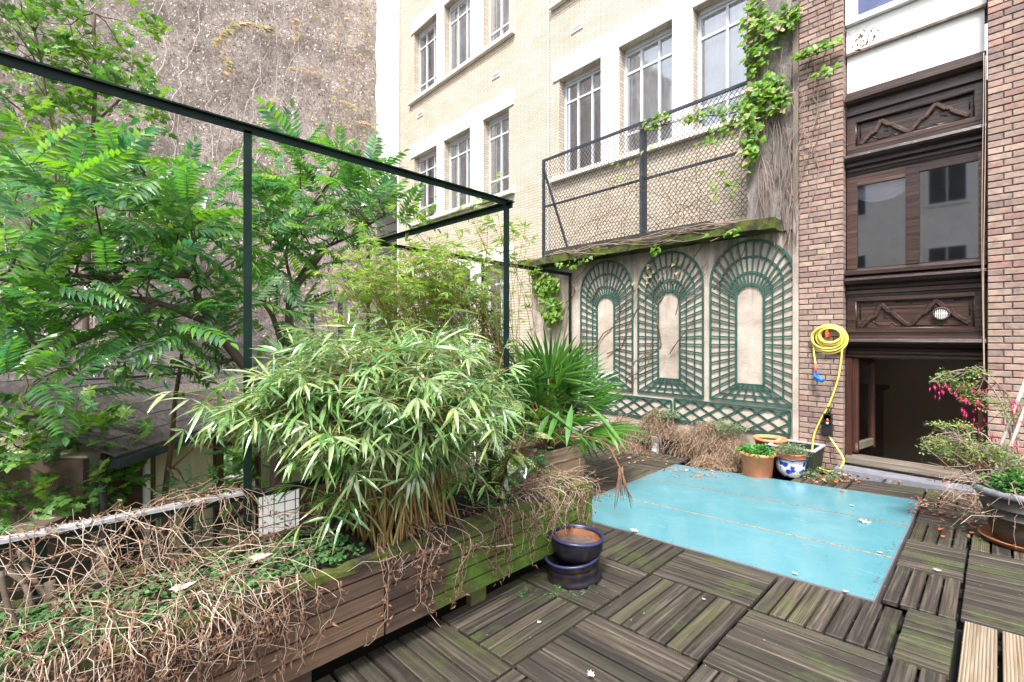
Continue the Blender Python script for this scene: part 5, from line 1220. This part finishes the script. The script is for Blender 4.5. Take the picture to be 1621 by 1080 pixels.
m = MB(); m.tube([hY(1290,573,5.53), hY(1290,577,5.53)], .0125, 12); m.build('grey_ring', M_greyrim, nz)
m = MB(); m.tube(smoothpath([hY(1290,586,5.53), hY(1289,592,5.53), hY(1290,599,5.52), hY(1294,604,5.51)],4), [.012,.013,.014,.015,.015,.014,.014,.014,.013,.013,.013,.013,.014][:13], 12); m.build('grip', M_bluepl, nz)
m = MB(); m.tube(smoothpath([hY(1297,581,5.51), hY(1296,590,5.50), hY(1293,598,5.50)],4), .0055, 8); m.build('trigger', M_bluepl, nz)
m = MB(); m.tube([hY(1290,597,5.515), hY(1299,601,5.47)], [.014,.017], 14); m.tube([hY(1299,601,5.471), hY(1301,602,5.455)], [.024,.025], 18); m.build('spray_head', M_bluepl, nz)
tt = thing('tap_timer', 'black tap timer with orange hose connector on the brick pier', 'tap timer', hY(1308,660))
def bxp(x0,y0,x1,y1,Ya,Yb,name,mat): a = onY(x0,y1,Yb); b = onY(x1,y0,Yb); m = MB(); m.box((a.x,Ya,a.z),(b.x,Yb,b.z)); m.build(name,mat,tt)
bxp(1305,655,1318,668,5.51,5.57,'timer_body',M_black); bxp(1302,671,1318,687,5.52,5.575,'timer_base',M_black)
m = MB(); v = hY(1309,661,5.5); 
for dz in (0,.0): m.tube([(v.x,5.505,v.z),(v.x,5.498,v.z)], .028, 16)
m.build('dial', M_potgrey, tt)
m = MB(); a = hY(1309,663,5.495); m.tube([(a.x,5.51,a.z),(a.x,5.51,a.z-.03)], .014, 12); m.build('orange_connector', M_orange, tt)
m = MB(); a = hY(1309,669,5.51); m.tube([(a.x,5.51,a.z+.005),(a.x,5.51,a.z-.018)], .0125, 12); m.build('grey_collar', M_greyrim, tt)
m = MB(); a = hY(1313,648,5.53); m.tube([(a.x,5.59,a.z),(a.x,5.52,a.z),(a.x,5.52,a.z-.05)], .011, 10); m.tube([(a.x-.025,5.53,a.z+.018),(a.x+.025,5.53,a.z+.018)], .005, 8); m.build('brass_tap', M_potgrey, tt)

# ================================================================ fuchsia and its big pot on the right
c = Vector((.105, 4.22, deck(.105,4.22)))
t = thing('pot_saucer', 'round brown clay saucer under the large grey pot', 'saucer', c); m = MB(); m.lathe([(.0005,0),(.17,0),(.19,.025),(.196,.03),(.19,.034),(.178,.012),(.0005,.010)], 40, c); m.build('saucer_body', M_terrain, t)
c = c + Vector((0,0,.012))
t = thing('large_grey_pot', 'large dark grey ringed pot with pale rim standing on a clay saucer', 'plant pot', c)
m = MB(); m.lathe([(.0005,0),(.115,0),(.125,.01),(.145,.08),(.165,.15),(.172,.152),(.172,.158),(.168,.16),(.182,.21),(.189,.212),(.189,.218),(.186,.22),(.205,.29),(.20,.30),(.185,.30),(.175,.26)], 44, c); m.build('body', M_potgrey, t)
m = MB(); m.lathe([(.200,.285),(.222,.29),(.228,.305),(.226,.325),(.21,.33),(.196,.32),(.19,.30)], 44, c); m.build('rim', M_bigrim, t)
m = MB(); m.lathe([(.0005,.29),(.195,.29)], 30, c); m.build('soil', M_soil, t)
def shrub(label, base, limbs, puffs, meshes, size, name='shrub', cat='shrub', mat=M_vstem, big=50):
    t = thing(name, label, cat, base); m = MB(); it = []; ends = []
    for pl_, ra, rb in limbs:
        pts = smoothpath(pl_, 4); m.rn = random.random(); k = len(pts); m.tube(pts, [ra+(rb-ra)*i/(k-1) for i in range(k)], 6); ends += pts[k//3:]
    m.build('stem', mat, t); tw = MB()
    for c_, r_, n in puffs:
        for p in crown(c_, r_, n):
            d = rdir(); d.z = d.z*.4-.05; it.append((random.choice(meshes), orient(p, d, (U(-.4,.4),U(-.4,.4),1), size*U(.6,1.2))))
            if random.random() < .35: e = min(random.sample(ends, min(10,len(ends))), key=lambda q: (q-p).length); tw.rn = random.random(); tw.tube(wob(e, p, 3, .12, U(0,90)), .002, 3, False)
    tw.build('twigs', mat, t, kind='stuff'); leaves(t, it, 'leaf_cluster', big); return t
fb0 = c + Vector((0,0,.29))
fu = shrub('fuchsia with drooping pink flowers arching left from the large grey pot', fb0, [([fb0+Vector((-.02,0,0)), P(1590,650,3.05), P(1545,590,3.12), P(1500,590,3.19), P(1470,605,3.19)], .007,.002), ([fb0, P(1560,690,3.05), P(1520,690,3.12), P(1480,700,3.19)], .006,.002), ([fb0, P(1600,640,2.98), P(1570,600,2.98), P(1545,580,3.05)], .005,.002), ([fb0, P(1610,680,2.91), P(1618,640,2.91)], .005,.002)],
      [(P(1505,600,3.19),(0.104,0.089,0.067),50), (P(1535,625,3.16),(0.089,0.089,0.074),42), (P(1545,590,3.12),(0.074,0.074,0.044),18), (P(1590,640,2.98),(0.118,0.074,0.074),24), (P(1615,665,2.91),(0.074,0.074,0.059),26), (P(1530,680,3.16),(0.074,0.074,0.089),20)], Mfuc, .056, 'fuchsia', 'fuchsia')
def flower(m):
    m.rn = U(0,.5); m.tube([(0,0,0),(0,0,-.25)], .02, 4); m.lathe([(.03,-.25),(.07,-.36),(.10,-.5),(.05,-.55)], 7)
    for k in range(4): a = k*1.57; leaf_blade(m, orient((.05*math.cos(a),.05*math.sin(a),-.38),(math.cos(a)*.9,math.sin(a)*.9,-.45),(0,0,1)), .34, .13)
    m.rn = .5; m.lathe([(.07,-.5),(.10,-.66),(.08,-.8),(.02,-.82)], 7); 
    for k in range(3): m.tube([(0,0,-.8),(.04*(k-1),.03,-1.1)], .012, 3)
Mflo = mk('flower', M_pink, flower)
for cpx, r_, n in (((1520,618,3.14),(0.17,0.09,0.09),24), ((1540,655,3.12),(0.10,0.07,0.10),16), ((1490,612,3.16),(0.059,0.059,0.037),7), ((1605,650,2.91),(0.089,0.074,0.089),16), ((1615,705,2.84),(0.059,0.059,0.044),9), ((1575,690,3.05),(0.044,0.044,0.037),5)):
    for p in crown(P(*cpx), r_, n): put(Mflo, 'flower', fu, orient(p, (U(-.2,.2),1,U(-.15,.15)), (U(-.2,.2),0,1), U(.034,.048)))
rs = shrub('bushy small leaved plant with yellowing leaves in front of the open window bay', (-.15,4.75,0), [([Vector((.0,4.6,deck(0,0))), P(1560,720,2.98), P(1530,700,2.98), P(1490,690,2.98)], .006,.002), ([Vector((.02,4.6,0)), P(1520,740,3.05), P(1480,720,3.05), P(1462,700,3.05)], .005,.002), ([Vector((.0,4.6,.02)), P(1570,700,3.05), P(1560,670,3.12)], .005,.002)],
      [(P(1520,712,3.02),(0.185,0.118,0.081),170), (P(1480,705,3.05),(0.089,0.089,0.067),45), (P(1575,720,2.91),(0.133,0.104,0.074),80), (P(1500,675,3.12),(0.118,0.074,0.030),26)], Mfuc, .054)
tp = shrub('dry leaves and ivy tumbling over the rim of the large grey pot', fb0, [([fb0, fb0+Vector((-.15,-.1,.1)), fb0+Vector((-.25,-.15,-.02))], .004,.002), ([fb0, fb0+Vector((-.05,-.2,.1)), fb0+Vector((0,-.26,-.02))], .004,.002)],
      [(fb0+Vector((-.06,-.06,.06)),(0.141,0.126,0.059),95), (fb0+Vector((.05,-.1,.12)),(0.148,0.111,0.074),60)], Mpot, .065, 'trailing_plant', 'plant')
st = [wob(fb0+Vector((U(-.15,.15),U(-.15,.15),0)), fb0+Vector((U(-.45,.2),U(-.35,.2),U(-.25,.35))), 7, .25, U(0,99), U(-.1,0)) for _ in range(110)]
vine_set('dead brown stems around the large grey pot', st, loc=fb0, leafp=.35, ms=M_straw)
for k, (a, b) in enumerate(((P(1568,745,2.95), P(1628,590,3.0)), (P(1580,755,2.85), P(1640,600,2.9)))):
    m = MB(); m.rn = .3*k; m.tube([a,b], .0095, 10); tag(m.build('garden_stake', M_palest), ['pale wooden stake leaning rightward out of the pot, nearer the window', 'second pale wooden stake, nearer the right edge'][k], 'stake', 'garden stakes')
br = MB()
for _ in range(120): p = Vector((U(-.12,.05), U(4.75,5.05), deck(0,0)+U(0,.03))); br.rn = random.random(); br.tube([p, p+Vector((U(-.28,.05),U(-.1,.25),U(0,.06)))], .002, 3, False)
tag(br.build('twig_heap', M_straw), 'heap of dry twigs lying on the deck before the window threshold', 'twigs', kind='stuff')

# ================================================================ creeper on wall, cap, column and fence
def creeper(label, stems, leafpts, meshes, size, n_big=60, name='creeper', mat=M_vstem, rad=.007, face=(0,-1,0), alt=None):
    t = thing(name, label, 'creeper', stems[0][0]); m = MB()
    for s_ in stems:
        m.rn = random.random(); k = len(s_); r_ = rad*U(.6,1.2); m.tube(s_, [r_*(1-.55*i/k) for i in range(k)], 6, False)
    m.build('stems', mat, t); it = []
    for (c_, r_, n) in leafpts:
        for p in crown(c_, r_, n):
            me = random.choice(alt) if alt and random.random() < .12 else random.choice(meshes)
            it.append((me, orient(p, Vector((U(-.8,.8), U(-.5,.0), U(-1,-.1))), Vector(face) + rdir()*.55 + Vector((0,0,.5)), size*U(.6,1.2))))
    g = [i for i in it if i[0].materials[0] == meshes[0].materials[0]]; y_ = [i for i in it if i not in g]
    leaves(t, g, 'leaf', n_big); 
    if y_: leaves(t, y_, 'leaf', 15, 'yellow_leaves')
    return t
def WY(x, y, Y=5.57): return onY(x, y, Y)
sts = []
for (xa, ya, xb, yb) in ((1000,620,1060,455),(930,560,1010,470),(990,600,1120,430),(1060,560,1180,400),(905,560,960,470),(1040,480,1115,400),(1085,480,1165,395),(930,480,980,420),(960,560,1075,420),(895,480,935,420)):
    sts.append(wob(WY(xa,ya,5.585), WY(xb,yb-15,5.585), 12, .16, xa))
creeper('bare brown creeper stems climbing over the arched trellises', sts, [(WY(1040,435,5.57),(.5,.02,.2),14)], Mcry, .05, rad=.009, mat=M_brownstem)
creeper('green ivy cascading down the left end of the trellis wall', [wob(WY(840,430,5.55), WY(870,530,5.55), 10, .2, k*3) + [] for k in range(4)] + [wob(WY(905,440,5.6), WY(890,560,5.6), 8, .1, k) for k in range(3)],
        [(WY(865,450,5.5),(.28,.10,.20),150), (WY(875,490,5.5),(.22,.08,.25),130), (WY(845,425,5.45),(.18,.1,.08),50)], Mcre, .085, alt=Mcry)
cs = []
for k in range(26): x = U(1195,1262); cs.append(wob(WY(x, U(330,400), 5.56), WY(x+U(-40,30), U(-20,200), 5.56), 14, .12, k*7))
for k in range(16): x = U(1262,1345); cs.append(wob(WY(U(1240,1290), U(150,420), 5.54), WY(x, U(-20,250), 5.54), 12, .16, k*5+100))
creeper('mass of grey creeper stems with bright leaves climbing the concrete column', cs, [(WY(1195,60,5.5),(.17,.08,.55),150), (WY(1225,40,5.5),(.2,.08,.25),70), (WY(1215,140,5.5),(.22,.08,.18),80), (WY(1190,190,5.5),(.14,.08,.45),110), (WY(1290,75,5.48),(.24,.04,.04),52), (WY(1305,112,5.48),(.1,.04,.04),16), (WY(1250,25,5.5),(.12,.06,.12),30), (WY(1185,250,5.5),(.08,.05,.3),30), (WY(1235,160,5.5),(.12,.05,.12),30)], Mcre, .085, rad=.0045, alt=Mcry, n_big=150)
fl = [wob(WY(U(870,1190), U(360,390), 5.68), WY(U(870,1190), U(190,340), 5.68), 14, .25, k*3) for k in range(26)] + [wob(WY(1010,205,5.68), WY(1190,170,5.68), 14, .08, k) for k in range(6)]
creeper('thin creeper threaded through the chain link fence with pale green leaves along its top', fl, [(WY(1040,190,5.66),(.22,.04,.10),50), (WY(1110,180,5.66),(.35,.04,.08),60), (WY(1165,175,5.66),(.2,.04,.18),50), (WY(1130,215,5.66),(.3,.04,.15),30), (WY(980,265,5.66),(.6,.04,.4),18), (WY(1150,290,5.66),(.3,.04,.2),26)], Mcre, .065, rad=.0035, alt=Mcry, mat=M_brownstem)
cap = [wob((U(-5.2,-1.8), 5.40+U(-.03,.15), 2.60+U(0,.03)), (U(-5.2,-1.8), 5.38+U(-.03,.1), 2.52+U(-.1,.1)), 12, .10, k*9) for k in range(34)]
creeper('woody creeper stems sprawling along the mossy coping', cap, [(WY(1150,368,5.38),(.25,.06,.05),12), (WY(1035,395,5.36),(.1,.05,.08),8), (WY(905,415,5.36),(.4,.05,.08),14)], Mcre, .07, rad=.006, mat=M_vstem)
dt = creeper('dry brown twig sprouting beside the white panel', [wob(WY(1335,30+k*8,5.5), WY(1375+U(-15,20), 60+U(-30,30), 5.3), 6, .2, k) for k in range(7)], [(WY(1365,62,5.35),(.12,.05,.10),26)], Mded, .05, rad=.002, mat=M_vstem)
# stems on the gable
gv = thing('gable_vine_stems', 'pale wandering stems of dead ivy climbing the tall gable wall', 'vine', (-11.8,0,0)); m = MB()
for k in range(30):
    y = U(-3,5.9); z = U(-1,4); L_ = U(3,10); pts = []; 
    for i in range(28):
        pts.append(Vector((-11.84, y, z))); y += U(-.12,.12) + .06*math.sin(i*.4+k); z += L_/28
    m.rn = random.random(); m.tube(pts, [.013*(1-.6*i/28)*U(.9,1.1) for i in range(28)], 4, False)
m.build('stems', M_palest, gv, kind='stuff')
its = []
for _ in range(60000):
    y = U(-4.5, 6.0); z = U(-1.5, 11.5); its.append((y, z))
V = []; m = MB()
for y, z in its:
    s_ = U(.02,.065); d = Vector((U(.1,.9), U(-1,1), U(-1,1))).normalized()*s_; e = Vector((U(.2,1),U(-1,1),U(-1,1))).normalized()*s_*.45; p = Vector((-11.86, y, z)); m.rn = random.random(); m.add([p, p+e, p+d, p+d*.5-e], [(0,1,2,3)])
m.build('dead_leaf_mat', M_wallbits, vw, kind='stuff')
def gy(x, y): v = onX(x, y, -11.72); return v
it = []
for pl_ in ([(355,50),(375,35),(400,38),(425,45),(430,50)], [(340,70),(350,60),(365,50)], [(350,90),(365,95),(360,118)], [(470,30),(468,60)], [(435,155),(420,195)], [(440,230),(432,280)], [(455,105),(520,120)], [(560,190),(600,200)], [(525,150),(560,170)]):
    for a, b in zip(pl_[:-1], pl_[1:]):
        for _ in range(16): q = random.random(); it.append((random.choice(Mcry), orient(gy(a[0]+(b[0]-a[0])*q+U(-3,3), a[1]+(b[1]-a[1])*q+U(-3,3)), (U(0,.3),U(-1,1),U(-1,0)), (1,0,.3)+0*Vector((0,0,0)) if False else (1,0,.3), U(.07,.14))))
for _ in range(150): it.append((random.choice(Mcry), orient(gy(592-abs(random.gauss(0,45)), U(0,230)), (U(0,.3),U(-1,1),U(-1,0)), (1,0,.3), U(.05,.11))))
for _ in range(160): it.append((random.choice(Mcry), orient(gy(U(440,640), U(400,500)), (U(0,.3),U(-1,1),U(-1,0)), (1,0,.3), U(.06,.13))))
leaves(gv, it, 'leaf', 60)
# far garden fence
ff = thing('far_mesh_fence', 'small blue grey mesh fence far beyond the trees below the gable', 'fence', P(500,520,10))
def fbar(a, b, w): m = MB(); m.bar(P(*a), P(*b), w, w); m.build('rail', M_navyp, ff)
fbar((462,487,9.5),(494,483,10),.05); fbar((494,483,10),(538,478,10.4),.05); fbar((462,487,9.5),(462,560,9.5),.05); fbar((494,483,10),(494,560,10),.06); fbar((538,478,10.4),(538,560,10.4),.08)

# ================================================================ fallen leaves and litter
Mwl = [mk('leaf', M_whiteleaf, lambda m: lobed(m, MAPLE, curl=.45)) for _ in range(2)]; Mrl = [mk('leaf', M_redleaf, lambda m: lobed(m, MAPLE, curl=.6)) for _ in range(2)]
def fallen(pos, s_, mesh, label, rz=None):
    o = put(mesh, 'fallen_leaf', None, orient(pos, (math.cos(rz or U(0,6.28)), math.sin(rz or 1), U(-.05,.15)), (U(-.25,.25),U(-.25,.25),1), s_*.72)); tag(o, label, 'leaf', 'fallen leaves'); return o
for (x, y, s_, lab, me, h) in ((1362,826,.10,'white lobed leaf lying on the middle turquoise pane',0,.012), (1005,843,.09,'white crumpled leaf near the front left edge of the turquoise panes',0,.012), (1260,910,.045,'small white leaf at the front edge of the turquoise pane',0,.012), (1334,936,.04,'small white leaf near the front right corner of the panes',0,.012), (1395,876,.04,'small white leaf on the seam of the panes',0,.012),
    (1348,801,.045,'small pale leaf on the rear turquoise pane',0,.012), (1335,779,.06,'curled red leaf at the back edge of the rear pane',1,.012), (1098,731,.09,'white leaf lying at the foot of the dead mound',0,.02), (1487,905,.05,'pale leaf on the deck boards right of the panes',0,.012), (935,1072,.05,'pale crumpled leaf on the front deck boards',0,.012), (1115,950,.03,'tiny pale leaf on the deck tile by the panes',0,.012), (850,985,.03,'tiny pale leaf near the mossy deck patch',0,.01)):
    fallen(onD(x, y, h), s_, (Mwl if me == 0 else Mrl)[0], lab)
fallen(Vector((-2.02,.50,.43)), .11, Mwl[1], 'large pale leaf caught upright in the vines near the railing'); fallen(Vector((-1.98,.24,.42)), .10, Mwl[1], 'pinkish pale leaf caught in the vines nearest the camera')
lt = thing('leaf_litter', 'reddish brown leaf litter along the threshold and the pane corner', 'litter', (-.5,5.2,0), kind='stuff'); it = []
for (x0,x1,y0,y1,n,s_) in ((1270,1350,745,765,90,.025),(1330,1530,742,764,170,.03),(1440,1500,785,815,90,.02),(1480,1621,765,850,150,.022),(1050,1175,735,756,110,.026),(960,1060,720,735,24,.03)):
    for _ in range(n): it.append((random.choice(Mrl), orient(onD(U(x0,x1),U(y0,y1),.012), (U(-1,1),U(-1,1),U(0,.3)), (U(-.5,.5),U(-.5,.5),1), s_*U(.4,1.5))))
join(it, 'leaf_cover', lt)
dbm = MB()
for _ in range(520):
    y = 1.0 + 4.2*random.random()**.8; x = U(-1.8,.1); p = Vector((x, y, deck(x,y)+.006)); s_ = U(.002,.007); a = rdir()*s_; b = rdir()*s_; a.z *= .3; b.z *= .3; dbm.rn = random.random(); dbm.add([p,p+a,p+a+b,p+b], [(0,1,2,3)])
tag(dbm.build('deck_crumbs', M_deadpink), 'tiny pale crumbs and leaf flakes scattered over the deck boards', 'litter', kind='stuff')
cr = []
for _ in range(60):
    p = onD(*random.choice(((U(850,960),U(925,950)),(U(820,900),U(925,945)),(U(1500,1600),U(830,860)))), .012); cr.append((random.choice(Mclo), orient(p, (U(-1,1),U(-1,1),.1), (0,0,1), U(.012,.025))))
tw = thing('deck_weeds', 'tiny green weeds sprouting between deck boards by the stacked pots', 'weeds', (-1.6,1.9,0), kind='stuff'); join(cr, 'leaf_cover', tw)

# grime and debris along the edges of the turquoise panes
M_grime = stemmat('dark_debris', [(.05, .035, .025), (.12, .08, .05), (.22, .15, .10), (.09, .10, .04)])
gm = MB()
for _ in range(1500):
    e = random.random(); o_ = abs(random.gauss(0, .022))
    if e < .38: x, y = U(-2.46,-.43), 4.855 - o_*3.2
    elif e < .62: x, y = -.43 - o_, U(2.86,4.85)
    elif e < .75: x, y = -2.46 + o_, U(2.86,4.85)
    elif e < .82: x, y = U(-2.46,-.43), 2.86 + o_*.5
    elif e < .94: x, y = U(-2.46,-.43), random.choice((3.48,4.15)) + random.gauss(0,.006)
    else: x, y = U(-2.4,-.5), U(2.9,4.8)
    p = Vector((x, y, deck(x,y)+.0075)); s_ = U(.002,.009); a = rdir()*s_; b = rdir()*s_*.6; a.z = abs(a.z)*.4; b.z = abs(b.z)*.4; gm.rn = random.random(); gm.add([p,p+a,p+a+b,p+b], [(0,1,2,3)])
tag(gm.build('pane_debris', M_grime), 'dark specks of debris gathered along the edges and seams of the turquoise panes', 'debris', kind='stuff')
